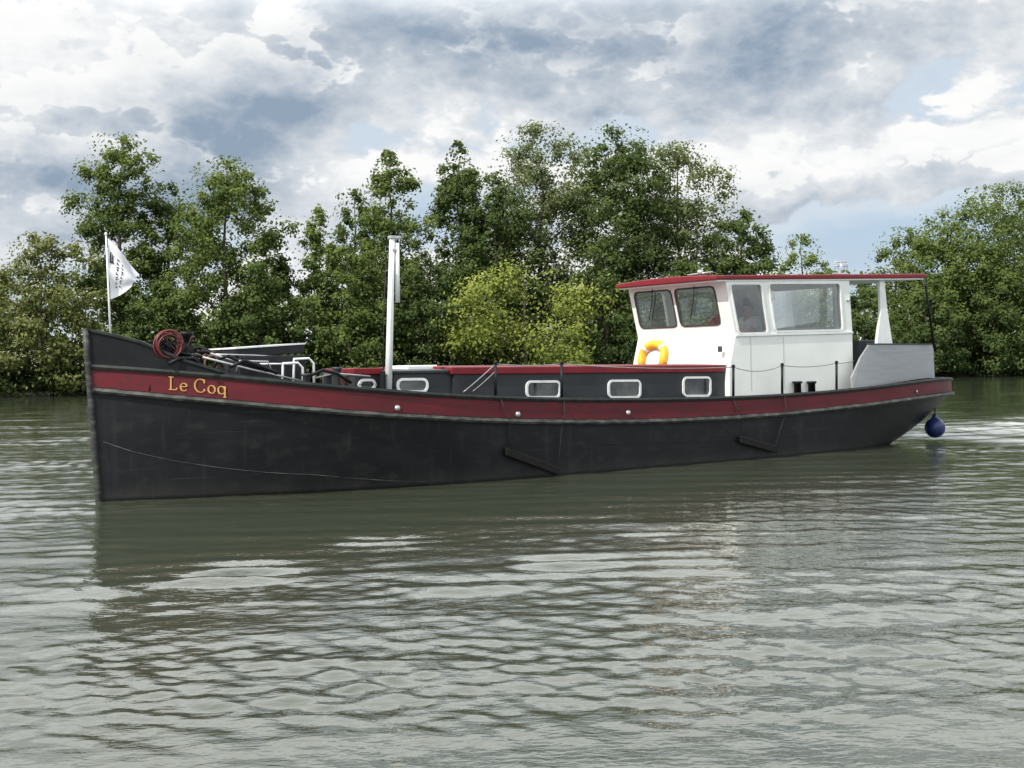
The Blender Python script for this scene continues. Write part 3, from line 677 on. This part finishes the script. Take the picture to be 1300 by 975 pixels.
# ---- person at the helm
pp = on(951,400,.85); pl = Vector((pp.x, pp.y, fz)); pw = W(pl)
def skin(name, V, E, Rd, m, parent, sub=2):
    me = bpy.data.meshes.new(name); me.from_pydata(V, E, []); o = bpy.data.objects.new(name, me); COL.objects.link(o); me.materials.append(m)
    sk = o.modifiers.new('skin','SKIN'); o.modifiers.new('sub','SUBSURF').levels = sub; o.modifiers['sub'].render_levels = sub
    for i, r in enumerate(Rd):
        me.skin_vertices[0].data[i].radius = r if isinstance(r, tuple) else (r, r)
    me.skin_vertices[0].data[0].use_root = True; sk.use_smooth_shade = True
    if parent: o.parent = parent
    return o
per = empty('person', pw, TH, label='person in a pale shirt standing at the helm behind the wheelhouse side window', cat='person')
Vb = [(0,0,.95),(0,0,1.15),(0,0,1.36),(-.01,0,1.48),(-.02,0,1.60),(-.03,0,1.70),
      (0,.19,1.38),(-.12,.24,1.14),(-.38,.17,1.12),(-.50,.15,1.15), (0,-.19,1.38),(-.12,-.24,1.14),(-.38,-.17,1.12),(-.50,-.15,1.15),
      (0,.10,.88),(-.02,.11,.48),(.02,.11,.07),(-.14,.12,.03),(0,-.10,.88),(-.02,-.11,.48),(.02,-.11,.07),(-.14,-.12,.03),(-.125,0,1.60)]
Eb = [(0,1),(1,2),(2,3),(3,4),(4,5),(2,6),(6,7),(7,8),(8,9),(2,10),(10,11),(11,12),(12,13),(0,14),(14,15),(15,16),(16,17),(0,18),(18,19),(19,20),(20,21),(4,22)]
Rb = [(.13,.15),(.12,.15),(.11,.15),.058,.105,.075,.06,.05,.04,.035,.06,.05,.04,.035,.085,.06,.045,.035,.085,.06,.045,.035,.018]
skin('body', Vb, Eb, Rb, M['skin'], per)
skin('shirt', [(0,0,.92),(0,0,1.15),(0,0,1.36),(0,.20,1.385),(-.11,.245,1.16),(0,-.20,1.385),(-.11,-.245,1.16),(0,0,1.43)], [(0,1),(1,2),(2,3),(3,4),(2,5),(5,6),(2,7)], [(.15,.175),(.14,.17),(.13,.165),.078,.068,.078,.068,.075], M['shirt'], per)
skin('trousers', [(0,0,.95),(0,.10,.86),(-.02,.11,.48),(.02,.11,.10),(0,-.10,.86),(-.02,-.11,.48),(.02,-.11,.10)], [(0,1),(1,2),(2,3),(0,4),(4,5),(5,6)], [(.14,.16),.10,.075,.065,.10,.075,.065], M['trouser'], per)
skin('hair', [(.0,0,1.74),(.05,0,1.66),(.055,0,1.58),(-.06,0,1.745)], [(0,1),(1,2),(0,3)], [.085,.085,.07,.06], M['hair'], per)

# ------------------------------------------------------------------ setting: ground, water
def bankY(x): return 103.4+.247*np.clip(x,-120,120)+1.2*np.sin(x*.13)+.6*np.sin(x*.41+1)
rng = np.random.default_rng(5)
gx = np.concatenate([np.linspace(-900,-130,8), np.linspace(-125,125,160), np.linspace(130,900,8)])
go = np.array([-2,-.8,0,.3,.8,1.6,3,6,12,25,60,150,400,1200]); gz_ = np.array([-1.2,-.5,-.05,.15,.4,.55,.7,.9,1,1.2,1.5,2,3,4])
GX, GO = np.meshgrid(gx, go); GZ = np.repeat(gz_[:,None], len(gx), 1)+rng.normal(0,.05,GX.shape)*(GO>0)
GY = bankY(GX)+GO
def grid_mesh(name, X, Y, Z, m, tone=None):
    r, c = X.shape; co = np.stack([X,Y,Z],-1).reshape(-1,3).astype('f')
    idx = np.arange(r*c).reshape(r,c); q = np.stack([idx[:-1,:-1],idx[:-1,1:],idx[1:,1:],idx[1:,:-1]],-1).reshape(-1,4)
    return quads(name, co, q, m, True, tone)
def quads(name, co, q, m, smooth=False, tone=None):
    me = bpy.data.meshes.new(name); n = len(q)
    me.vertices.add(len(co)); me.vertices.foreach_set('co', np.ascontiguousarray(co,'f').ravel())
    me.loops.add(4*n); me.loops.foreach_set('vertex_index', np.ascontiguousarray(q,'i').ravel())
    me.polygons.add(n); me.polygons.foreach_set('loop_start', np.arange(0,4*n,4,dtype='i'))
    me.polygons.foreach_set('use_smooth', np.full(n, smooth))
    if tone is not None:
        a = me.attributes.new('tone','FLOAT','POINT'); a.data.foreach_set('value', np.ascontiguousarray(tone,'f').ravel())
    me.materials.append(m); me.update(calc_edges=True); me.validate()
    o = bpy.data.objects.new(name, me); COL.objects.link(o); return o
M['ground'] = mat('bank_earth', (.030,.036,.016), (.02,.018,.012), .8, .95)
g_ = grid_mesh('ground', GX, GY, GZ, M['ground']); tag(g_, 'earth bank rising from the far side of the river', 'ground', kind='structure')

# water
ys = np.geomspace(9, 150, 980)-6.0
tc_ = np.concatenate([np.linspace(-5,-.60,14)[:-1], np.linspace(-.60,.60,640), np.linspace(.60,5,14)[1:]])
YY, TT = np.meshgrid(ys, tc_, indexing='ij'); XX = TT*(YY+6)
ZZ = np.zeros_like(XX); spx = .00188*(YY+6)+.002; spy = (YY+6)*.00287
wr = np.random.default_rng(11)
def envelope(x, y):
    e = np.zeros_like(x)
    for k in range(7):
        l = wr.uniform(3,11); a = wr.normal(1.57,.5); e += np.sin(2*np.pi*(x*math.cos(a)*.35+y*math.sin(a))/l+wr.uniform(0,6.28))
    return 1+.26*e
env = np.clip(envelope(XX,YY), .3, 1.8)
lee = np.exp(-((YY-(15.6+.50*(XX+6)))/4.0)**2)*np.clip((XX+7.5)/3,0,1)*np.clip((9-XX)/5,0,1)
env = env*(1-.72*lee)*(1+.6*np.clip((-5-XX)/4,0,1))
def waves(n, l0, l1, slope, sd_, e):
    global ZZ
    for k in range(n):
        lam = 10**wr.uniform(math.log10(l0), math.log10(l1))
        a = wr.normal(math.pi/2, sd_)
        amp = slope*lam/(2*math.pi); kx, ky = math.cos(a), math.sin(a)
        fade = np.clip((lam/(4.0*np.maximum(spx*abs(kx), spy*abs(ky))+1e-6))-.25, 0, 1)
        ZZ = ZZ+amp*fade*e*np.sin(2*np.pi*(XX*kx+YY*ky)/lam+wr.uniform(0,6.28)+.9*np.sin(XX*.4+k)+.5*np.sin(YY*.7+2*k))
waves(46, .15, .50, .0125, .62, env)
waves(28, .55, 1.7, .0072, .26, .6+.4*env)
# wash thrown off by the bow: thin broken crests
for (yc, wd_, lam, A, p_) in ((12.3,.8,.62,.018,0),(11.2,.6,.75,.014,2),(14.2,.5,.55,.008,4)):
    pk = np.exp(-((YY-(yc+.05*XX))/wd_)**2)*np.clip((XX+6.5)/2,0,1)*np.clip((5-XX)/3,0,1)
    ph = YY-.05*XX+.16*np.sin(XX*1.1+p_)+.08*np.sin(XX*2.7+1+p_)
    ZZ += A*pk*np.sin(2*np.pi*ph/lam)*np.clip(.6+.8*np.sin(XX*1.7+p_)+.5*np.sin(XX*4.1+2*p_),0,2)
pk2 = np.exp(-((YY-(31+.9*(XX-11)))/4)**2)*np.clip((XX-9)/4,0,1); ZZ += .05*pk2*np.sin(2*np.pi*(YY-.3*XX)/1.5)*(1+.5*np.sin(XX*2+YY))
ZZ -= ZZ.mean()
foam = np.zeros_like(XX)
for k in range(26):
    l = wr.uniform(.25,1.1); a = wr.normal(1.5,.35); foam += np.sin(2*np.pi*(XX*math.cos(a)*.6+YY*math.sin(a))/l+wr.uniform(0,6.28))
pk3 = np.exp(-((YY-(31+.75*(XX-10.5)))/4.2)**2)*np.clip((XX-9.6)/2.5,0,1)
foam = np.clip(pk3*(foam/8+.12), 0, .45)
def water_mat():
    m = bpy.data.materials.new('river_water'); m.use_nodes = True; nt = m.node_tree; L = nt.links; p = nt.nodes['Principled BSDF']
    p.inputs['Roughness'].default_value = .012; p.inputs['IOR'].default_value = 1.55
    tc = N(nt,'ShaderNodeTexCoord')
    at_ = N(nt,'ShaderNodeAttribute'); at_.attribute_name = 'tone'
    n0 = N(nt,'ShaderNodeTexNoise'); n0.inputs['Scale'].default_value = .12; n0.inputs['Detail'].default_value = 2; L.new(tc.outputs['Object'], n0.inputs['Vector'])
    x = N(nt,'ShaderNodeMix',data_type='RGBA'); x.inputs['A'].default_value = (.040,.047,.029,1); x.inputs['B'].default_value = (.054,.062,.041,1); L.new(n0.outputs['Fac'], x.inputs['Factor'])
    y = N(nt,'ShaderNodeMix',data_type='RGBA'); y.inputs['B'].default_value = (.50,.53,.51,1); L.new(at_.outputs['Fac'], y.inputs['Factor']); L.new(x.outputs['Result'], y.inputs['A'])
    L.new(y.outputs['Result'], p.inputs['Base Color'])
    mp = N(nt,'ShaderNodeMapping'); mp.inputs['Scale'].default_value = (1.0,1.7,1); L.new(tc.outputs['Object'], mp.inputs['Vector'])
    n1 = N(nt,'ShaderNodeTexNoise'); n1.inputs['Scale'].default_value = 10.0; n1.inputs['Detail'].default_value = 2; n1.inputs['Roughness'].default_value = .5; n1.inputs['Distortion'].default_value = .3
    L.new(mp.outputs[0], n1.inputs['Vector'])
    b = N(nt,'ShaderNodeBump'); b.inputs['Strength'].default_value = .30; b.inputs['Distance'].default_value = .013
    L.new(n1.outputs['Fac'], b.inputs['Height']); L.new(b.outputs[0], p.inputs['Normal'])
    return m
w_ = grid_mesh('water', XX, YY, ZZ, water_mat(), foam); tag(w_, 'grey green river water with small ripples', 'water', kind='structure')

# ------------------------------------------------------------------ vegetation
def leafcloud(C, D, sz, tone, name, m, r):
    n = len(C); nr = D*.75+np.array([-.2,-.2,.35])+r.normal(0,.40,(n,3)); nr /= np.linalg.norm(nr,axis=1,keepdims=True)+1e-9
    a = np.cross(nr, r.normal(0,1,(n,3))); a /= np.linalg.norm(a,axis=1,keepdims=True)+1e-9; b = np.cross(nr, a)
    s = (sz*r.uniform(.6,1.35,n))[:,None]
    co = np.stack([C-a*s, C+b*s*.6+nr*s*.1, C+a*s, C-b*s*.6+nr*s*.1],1).reshape(-1,3)
    return quads(name, co, np.arange(4*n).reshape(n,4), m, False, np.repeat(tone,4))
def prof(kind, t):
    if kind == 'cone': return np.clip(np.minimum(1, .65+1.6*t)*(1-t**1.25)**.62, .06, 1)
    if kind == 'oval': return np.clip((1-np.abs(2*t*.97-1)**2.8)**.5, .14, 1)
    if kind == 'bush': return np.clip(np.sqrt(np.clip(1-(t*.98)**2.2,0,1)), .1, 1)
    return np.clip(np.minimum(1,.70+.9*t)*np.clip(1-(t*.98)**3.6,0,1)**.5, .10, 1)
def crown_pts(z0, z1, Rad, kind, ncl, nleaf, r, fuzz=1.0, spread=1.0):
    hgt = z1-z0
    nb = 8+int(4*hgt/16)
    bt = np.sort((np.arange(nb)+r.uniform(.1,.9,nb))/nb)*.88+.04; bt[-1] = .85
    bP = prof(kind, bt); ba = np.arange(nb)*2.399+r.uniform(-.5,.5,nb); brad = bP*Rad*r.uniform(.30,.64,nb)*spread; brad[-1] *= .3
    bc = np.stack([brad*np.cos(ba), brad*np.sin(ba), z0+hgt*bt],1)
    bs = Rad*r.uniform(.40,.60,nb)*(.45+.6*bP)/spread; bs[-1] = min(bs[-1], hgt*.15)
    nA = int(ncl*(.68 if spread == 1 else .9)); wi = bs**2; pick = r.choice(nb, nA, p=wi/wi.sum())
    dd = r.normal(0,1,(nA,3)); dd /= np.linalg.norm(dd,axis=1,keepdims=True)
    cA = bc[pick]+dd*(bs[pick]*r.uniform(.2,1,nA)**.5)[:,None]*np.array([1,1,.85])
    nB = ncl-nA; t = np.zeros(0)
    while len(t) < nB:
        q = r.random(ncl*2); t = np.concatenate([t, q[r.random(ncl*2) < prof(kind,q)+.05]])
    t = t[:nB]; ang = r.uniform(0,2*np.pi,nB); rad = prof(kind,t)*Rad*.86*np.sqrt(r.random(nB))
    cB = np.stack([rad*np.cos(ang), rad*np.sin(ang), z0+hgt*t*.96],1)
    c = np.concatenate([cA,cB]); c[0] = (bc[-1][0],bc[-1][1],z1-.35); c[1] = (bc[-1][0]+.3,bc[-1][1],z1-.8)
    c[:,2] = np.clip(c[:,2], z0+.2, z1-.25)
    P = prof(kind, np.clip((c[:,2]-z0)/hgt,0,1))
    rc = np.maximum(Rad*r.uniform(.10,.21,ncl)*(.5+.6*P), .40)
    w = rc**1.6; nc = int(nleaf*.93); cnt = np.maximum((nc*w/w.sum()).astype(int), 10)
    ids = np.repeat(np.arange(ncl), cnt); n = len(ids)
    d = r.normal(0,1,(n,3)); d /= np.linalg.norm(d,axis=1,keepdims=True)
    rr2 = rc[ids]*np.abs(r.normal(.66,.32,n))*fuzz
    pos = c[ids]+d*rr2[:,None]*np.array([1,1,.85])
    bt_ = np.concatenate([r.uniform(0,1,nb)[pick], r.uniform(0,1,nB)]); ct = r.uniform(0,1,ncl)
    hh = np.clip((pos[:,2]-z0)/hgt,0,1)
    tone = -.04+.26*ct[ids]+.24*bt_[ids]+.16*r.random(n)+.20*d[:,2]+.20*hh  # sunlit tops put into leaf colour: lighter on upper sides and higher up
    m = nleaf-nc; q = r.random(m); A = r.uniform(0,2*np.pi,m); rd = prof(kind,q)*Rad*np.sqrt(r.random(m))*.95
    p2 = np.stack([rd*np.cos(A), rd*np.sin(A), z0+hgt*q],1); d2 = np.stack([np.cos(A),np.sin(A),.3+0*A],1)*(rd/(Rad+.01))[:,None]
    return c, np.concatenate([pos,p2]), np.concatenate([d,d2]), np.clip(np.concatenate([tone, .15+.5*r.random(m)]),0,1)
def tree(name, px, top, hw, Y, kind, mk, lab, cat, seed, start=.12, nl=15000, ncl=90, ls=.20, group=None, fuzz=1.0, spread=1.0):
    r = np.random.default_rng(seed); rs = random.Random(seed)
    b = at(px, 470, Y); z1 = at(px, top, Y).z; g0 = .7; hgt = z1-g0; Rad = hw/F*Y
    root = empty(name, (b.x, Y, g0), rs.uniform(0,.3), label=lab, cat=cat, group=group)
    c, pos, d, tone = crown_pts(hgt*start, hgt, Rad, kind, ncl, nl, r, fuzz, spread)
    mb = MB(); tr = .010*hgt+.05
    lean = [Vector((rs.uniform(-.02,.02)*hgt*k/5, rs.uniform(-.02,.02)*hgt*k/5, hgt*.93*k/5)) for k in range(6)]
    lean[0] = Vector((0,0,-.6))
    mb.tube(lean, [tr*1.3,tr,tr*.8,tr*.55,tr*.35,tr*.12], 9)
    for k in r.permutation(ncl)[:26]:
        e = Vector(c[k]); z = max(hgt*.08, e.z-Vector((e.x,e.y)).length*.8); s = min(z/(hgt*.93),.95)*5; i = int(s); p = lean[i].lerp(lean[min(i+1,5)], s-i)
        m_ = p.lerp(e,.5)+Vector((rs.uniform(-.3,.3),rs.uniform(-.3,.3),.25)); q = tr*(1-s/5.5)*.5
        mb.tube([p,m_,e], [q,q*.6,.02], 6)
    mb.build('trunk' if cat == 'tree' else 'stem', M['bark'], root)
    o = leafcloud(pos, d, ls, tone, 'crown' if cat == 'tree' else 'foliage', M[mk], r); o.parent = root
    return root, c, pos, d, r
T = [
 ('tree',155,170,70,103,'oval','leaf_mid','tall loose tree with ragged top, tallest at the left end of the bank',.08,16000,150,1.12),
 ('tree',288,200,92,101,'round','leaf_mid','broad dense tree right of the tall ragged one, behind the bow',.04,27000,230,1.0),
 ('tree',216,232,66,106,'round','leaf_dark','darker tree filling the gap between the two tall left trees',.03,13000,120,1.0),
 ('tree',352,300,52,106,'round','leaf_dark','low dark tree at the right foot of the broad left tree',.03,8500,90,1.0),
 ('tree',407,262,54,103,'cone','leaf_light','slim pale green pointed tree left of the mast',.02,11000,120,1.15),
 ('tree',452,240,52,109,'round','leaf_dark','dark tree in the gap just left of the tall conical tree',.03,9000,100,1.05),
 ('tree',496,190,82,106,'cone','leaf_mid','tall conical tree directly behind the mast',.03,21000,200,1.1),
 ('tree',586,178,74,107,'cone','leaf_dark','dark pointed tree right of the mast',.03,21000,200,1.1),
 ('tree',690,158,110,110,'round','leaf_grey','biggest round tree of the wood, grey green, highest in the middle',.03,30000,270,1.0),
 ('tree',632,218,70,106,'round','leaf_dark','dark tree between the dark pointed tree and the big round one',.02,14000,130,1.0),
 ('tree',788,162,80,107,'oval','leaf_dark','tall dark tree left of the wheelhouse roof',.03,23000,200,1.05),
 ('tree',866,182,104,110,'round','leaf_grey','broad pale grey green tree standing above the wheelhouse roof',.03,27000,250,1.0),
 ('tree',945,266,60,106,'round','leaf_dark','lower dark tree at the right end of the central wood, above the wheelhouse',.02,11000,110,1.0),
 ('tree',1020,297,50,126,'round','leaf_light','small bright green tree alone above the aft end of the wheelhouse',.05,7000,80,1.1),
 ('tree',1150,288,64,124,'round','leaf_mid','medium tree left of the big right hand tree, behind the stern roof post',.03,11500,110,1.0),
 ('tree',1272,234,112,116,'round','leaf_mid','large spreading tree at the right edge of the view',.02,29000,260,1.0),
 ('tree',1208,282,72,114,'round','leaf_mid','rounded tree in front of the large right hand tree, above the stern',.02,15000,140,1.0),
 ('tree',1370,225,80,120,'round','leaf_dark','dark tree cut off by the right edge of the view',.03,5000,70,1.0),
 ('tree',-42,325,70,104,'round','leaf_dark','dark tree cut off by the left edge of the view',.03,5000,70,1.0),
]
for k, (nm,px,top,hw,Y,kind,mk,lab,st,nl,ncl,fz_) in enumerate(T):
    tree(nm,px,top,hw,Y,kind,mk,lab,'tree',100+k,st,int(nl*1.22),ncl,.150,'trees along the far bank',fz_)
BU = [
 ('bush',668,336,98,100.5,'oval','leaf_yellow','ragged yellow green bush in the middle, in front of the dark trees',9500,110),
 ('bush',330,350,74,99,'bush','leaf_dark','dark rounded bush behind the foredeck hatch',8500,80),
 ('bush',445,312,72,101,'bush','leaf_mid','mid green bush at the foot of the slim pale tree left of the mast',11000,100),
 ('bush',545,318,66,102,'bush','leaf_dark','dark bush between the mast and the yellow green bush',9000,80),
 ('bush',770,305,72,103,'bush','leaf_dark','dark bush right of the yellow green bush',10000,90),
 ('bush',880,330,84,104,'bush','leaf_dark','dark bush hidden behind the wheelhouse windows',7000,70),
 ('bush',1000,360,60,109,'bush','leaf_dark','low dark bush seen behind the wheelhouse side',5000,60),
 ('bush',1098,350,56,113,'bush','leaf_dark','dark bush in the gap under the stern roof',7500,80),
 ('bush',1175,368,50,110,'bush','leaf_dark','low dark bush behind the grey stern bulwark',7000,70),
 ('bush',1262,358,70,112,'bush','leaf_dark','dark bush at the waterside on the right',8500,80),
 ('bush',205,356,70,98.5,'bush','leaf_dark','dark bush just behind the red hose at the bow',8000,80),
 ('bush',1325,360,50,113,'bush','leaf_mid','bush half cut off by the right edge at the waterside',4000,50),
 ('bush',-25,390,60,96,'bush','leaf_dark','dark waterside bush cut off by the left edge',4000,50),
]
for k, (nm,px,top,hw,Y,kind,mk,lab,nl,ncl) in enumerate(BU):
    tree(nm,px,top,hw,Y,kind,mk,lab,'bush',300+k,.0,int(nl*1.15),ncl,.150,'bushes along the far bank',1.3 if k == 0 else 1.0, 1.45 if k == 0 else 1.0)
root, c, pos, d, r = tree('flowering_bush',52,296,90,97.5,'bush','leaf_elder','pale flowering bush with cream blossom at the left edge','bush',400,.0,18000,150,.155)
sel = np.where((d[:,2]>.0)&(r.random(len(pos))<.10))[0]
seeds_ = pos[sel]; C = np.repeat(seeds_,4,0)+r.normal(0,.12,(len(seeds_)*4,3))*np.array([1,1,.3]); Dn = np.tile([0,-.3,1.],(len(C),1))
o = leafcloud(C, Dn, .08, r.random(len(C)), 'blossom', M['blossom'], r); o.parent = root

r = np.random.default_rng(77); n = 3600
x = r.uniform(-50,62,n); off = r.uniform(-.7,6,n); hgt = r.uniform(.2,1,n)*(1.2+off*.45)*(1+.35*np.sin(x*.5)+.25*np.sin(x*1.3+2)); hgt = np.maximum(hgt,.1)
base = np.stack([x, bankY(x)+off, .05+hgt],1); k = 10
C = np.repeat(base,k,0); dd = r.normal(0,1,(len(C),3)); dd /= np.linalg.norm(dd,axis=1,keepdims=True); C = C+dd*r.uniform(.1,.6,(len(C),1)); C[:,2] = np.maximum(C[:,2],.04)
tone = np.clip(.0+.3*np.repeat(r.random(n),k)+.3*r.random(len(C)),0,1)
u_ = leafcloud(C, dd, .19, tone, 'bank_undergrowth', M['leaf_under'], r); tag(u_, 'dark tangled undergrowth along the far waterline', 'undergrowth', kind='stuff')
r = np.random.default_rng(78); n = 2400
x = r.uniform(-110,150,n); Yd = r.uniform(190,225,n); top = 13.2+2.0*np.sin(x*.05)+1.2*np.sin(x*.17+1)+1.0*np.sin(x*.4)
z = r.uniform(0,1,n)**.7*top; base = np.stack([x,Yd,z],1); k = 10
C = np.repeat(base,k,0); dd = r.normal(0,1,(len(C),3)); dd /= np.linalg.norm(dd,axis=1,keepdims=True); C = C+dd*r.uniform(.4,2.2,(len(C),1)); C[:,2] = np.maximum(C[:,2],1.6)
f_ = leafcloud(C, dd, .55, np.clip(.2+.4*np.repeat(r.random(n),k)+.3*r.random(len(C)),0,1), 'distant_wood', M['leaf_mid'], r); tag(f_, 'distant line of woodland beyond the near trees', 'wood', kind='stuff')

# ------------------------------------------------------------------ light and sky
sd = Vector((-.68,-.68,1.0)).normalized()
sun = bpy.data.lights.new('sun','SUN'); sun.energy = 5.0; sun.angle = R(.6); sun.color = (1,.955,.86)
so = bpy.data.objects.new('sun', sun); COL.objects.link(so); so.rotation_euler = (-sd).to_track_quat('-Z','Y').to_euler()
wd = bpy.data.worlds.new('World'); scene.world = wd; wd.use_nodes = True; nt = wd.node_tree; L = nt.links
bg = nt.nodes['Background']; bg.inputs['Strength'].default_value = 1.0
sky = N(nt,'ShaderNodeTexSky', sky_type='NISHITA'); sky.sun_disc = False; sky.sun_elevation = math.asin(sd.z); sky.sun_rotation = math.atan2(sd.x, sd.y)
tc = N(nt,'ShaderNodeTexCoord')
def S(x): return hasattr(x, 'links') or hasattr(x, 'is_linked')
def Mth(op, a, b=None, c=None, clamp=False):
    n = N(nt,'ShaderNodeMath',operation=op); n.use_clamp = clamp
    for i, x in enumerate((a,b,c)):
        if x is None: continue
        if S(x): L.new(x, n.inputs[i])
        else: n.inputs[i].default_value = x
    return n.outputs[0]
def sstep(x, a, b, lo=0, hi=1):
    n = N(nt,'ShaderNodeMapRange',interpolation_type='SMOOTHSTEP'); L.new(x, n.inputs['Value'])
    for k, v in (('From Min',a),('From Max',b),('To Min',lo),('To Max',hi)): n.inputs[k].default_value = v
    return n.outputs[0]
def mixc(f, a, b):
    n = N(nt,'ShaderNodeMix',data_type='RGBA')
    if S(f): L.new(f, n.inputs['Factor'])
    else: n.inputs['Factor'].default_value = f
    for k, x in (('A',a),('B',b)):
        if S(x): L.new(x, n.inputs[k])
        else: n.inputs[k].default_value = (*x,1)
    return n.outputs['Result']
BUMPS = ((180,230,230,45,.15),(370,125,160,62,.13),(840,85,250,62,.15),(1110,220,230,36,.15),(560,215,130,26,.09),(1240,190,130,36,.07),
         (110,155,160,18,-.07),(595,125,95,30,-.07),(430,285,190,34,-.10),(1190,85,120,45,-.06),(1050,305,230,26,-.10))
def density(off):
    a0 = N(nt,'ShaderNodeVectorMath',operation='ADD'); L.new(tc.outputs['Generated'], a0.inputs[0]); a0.inputs[1].default_value = off
    mp = N(nt,'ShaderNodeMapping'); mp.inputs['Scale'].default_value = (1,1,1.7); mp.inputs['Location'].default_value = (3.1,1.7,.4); L.new(a0.outputs[0], mp.inputs['Vector'])
    nz = N(nt,'ShaderNodeTexNoise'); nz.inputs['Scale'].default_value = 3.2; nz.inputs['Detail'].default_value = 3; nz.inputs['Roughness'].default_value = .5; nz.inputs['Distortion'].default_value = .1; L.new(mp.outputs[0], nz.inputs['Vector'])
    d = nz.outputs['Fac']
    sp = N(nt,'ShaderNodeSeparateXYZ'); L.new(a0.outputs[0], sp.inputs[0])
    for (px,py,wx,wz,amp) in BUMPS:
        q = Vector(ray(px,py)).normalized()
        a = Mth('MULTIPLY', Mth('SUBTRACT', sp.outputs['X'], q.x), F/wx); b = Mth('MULTIPLY', Mth('SUBTRACT', sp.outputs['Z'], q.z), F/wz)
        e = Mth('EXPONENT', Mth('MULTIPLY', Mth('ADD', Mth('MULTIPLY',a,a), Mth('MULTIPLY',b,b)), -1.0))
        d = Mth('MULTIPLY_ADD', e, amp, d)
    soft = d
    for sc, w in ((7,.18),(15,.115),(33,.068),(72,.042),(150,.024)):
        b = N(nt,'ShaderNodeTexNoise'); b.inputs['Scale'].default_value = sc; b.inputs['Detail'].default_value = 0; L.new(mp.outputs[0], b.inputs['Vector'])
        q = Mth('ABSOLUTE', Mth('MULTIPLY_ADD', b.outputs['Fac'], 2.0, -1.0)); d = Mth('MULTIPLY_ADD', Mth('SUBTRACT', q, .22), w, d)
    return d, soft
d0, s0_ = density((0,0,0)); d1, s1_ = density((-.012,0,.019))
lit = Mth('SUBTRACT', d0, d1)
top_ = sstep(lit, -.010, .028)
alpha = sstep(d0, .39, .435)
core = sstep(Mth('MULTIPLY_ADD', d0, .32, Mth('MULTIPLY', s0_, .68)), .46, .73)
shade = Mth('ADD', Mth('MULTIPLY', lit, 3.3), Mth('SUBTRACT', .83, Mth('MULTIPLY', core, .82)), clamp=True)
cloud = mixc(shade, (.29,.375,.485), (.95,.96,.965))
def rim(a, w): return Mth('MULTIPLY', Mth('MULTIPLY', sstep(d0, a, a+w), sstep(d0, a+w*1.5, a+w*1.5+.12, 1, 0)), top_)
rims = Mth('MAXIMUM', rim(.40,.02), Mth('MULTIPLY', rim(.53,.02), .85))
cloud = mixc(Mth('MULTIPLY', rims, .85), cloud, (1.0,1.0,.985))
sk = N(nt,'ShaderNodeVectorMath',operation='SCALE'); L.new(sky.outputs[0], sk.inputs[0]); sk.inputs['Scale'].default_value = .10
veil = mixc(sstep(d0, .22, .40), (.52,.65,.81), (.70,.78,.87))
back = mixc(.82, sk.outputs[0], veil)
fin = mixc(alpha, back, cloud)
# bright band added above the frame for glints and fill, dimmed towards the zenith
spz = N(nt,'ShaderNodeSeparateXYZ'); L.new(tc.outputs['Generated'], spz.inputs[0])
fin = mixc(sstep(spz.outputs['Z'], .25, .34, 0, .92), fin, (1.90,1.94,1.94))
fin = mixc(sstep(spz.outputs['Z'], .58, .80, 0, 1), fin, (.72,.84,1.0))
L.new(fin, bg.inputs['Color'])

# ------------------------------------------------------------------ camera
cam = bpy.data.cameras.new('camera'); co_ = bpy.data.objects.new('camera', cam); COL.objects.link(co_)
cam.sensor_width = 36; cam.lens = 36*F/1300; cam.shift_y = -(487.5-CY)/1300; cam.clip_end = 3000
co_.location = (0,0,H); co_.rotation_euler = (R(90), ROLL, 0)
scene.camera = co_
scene.view_settings.view_transform = 'Standard'; scene.view_settings.look = 'None'; scene.view_settings.exposure = 0
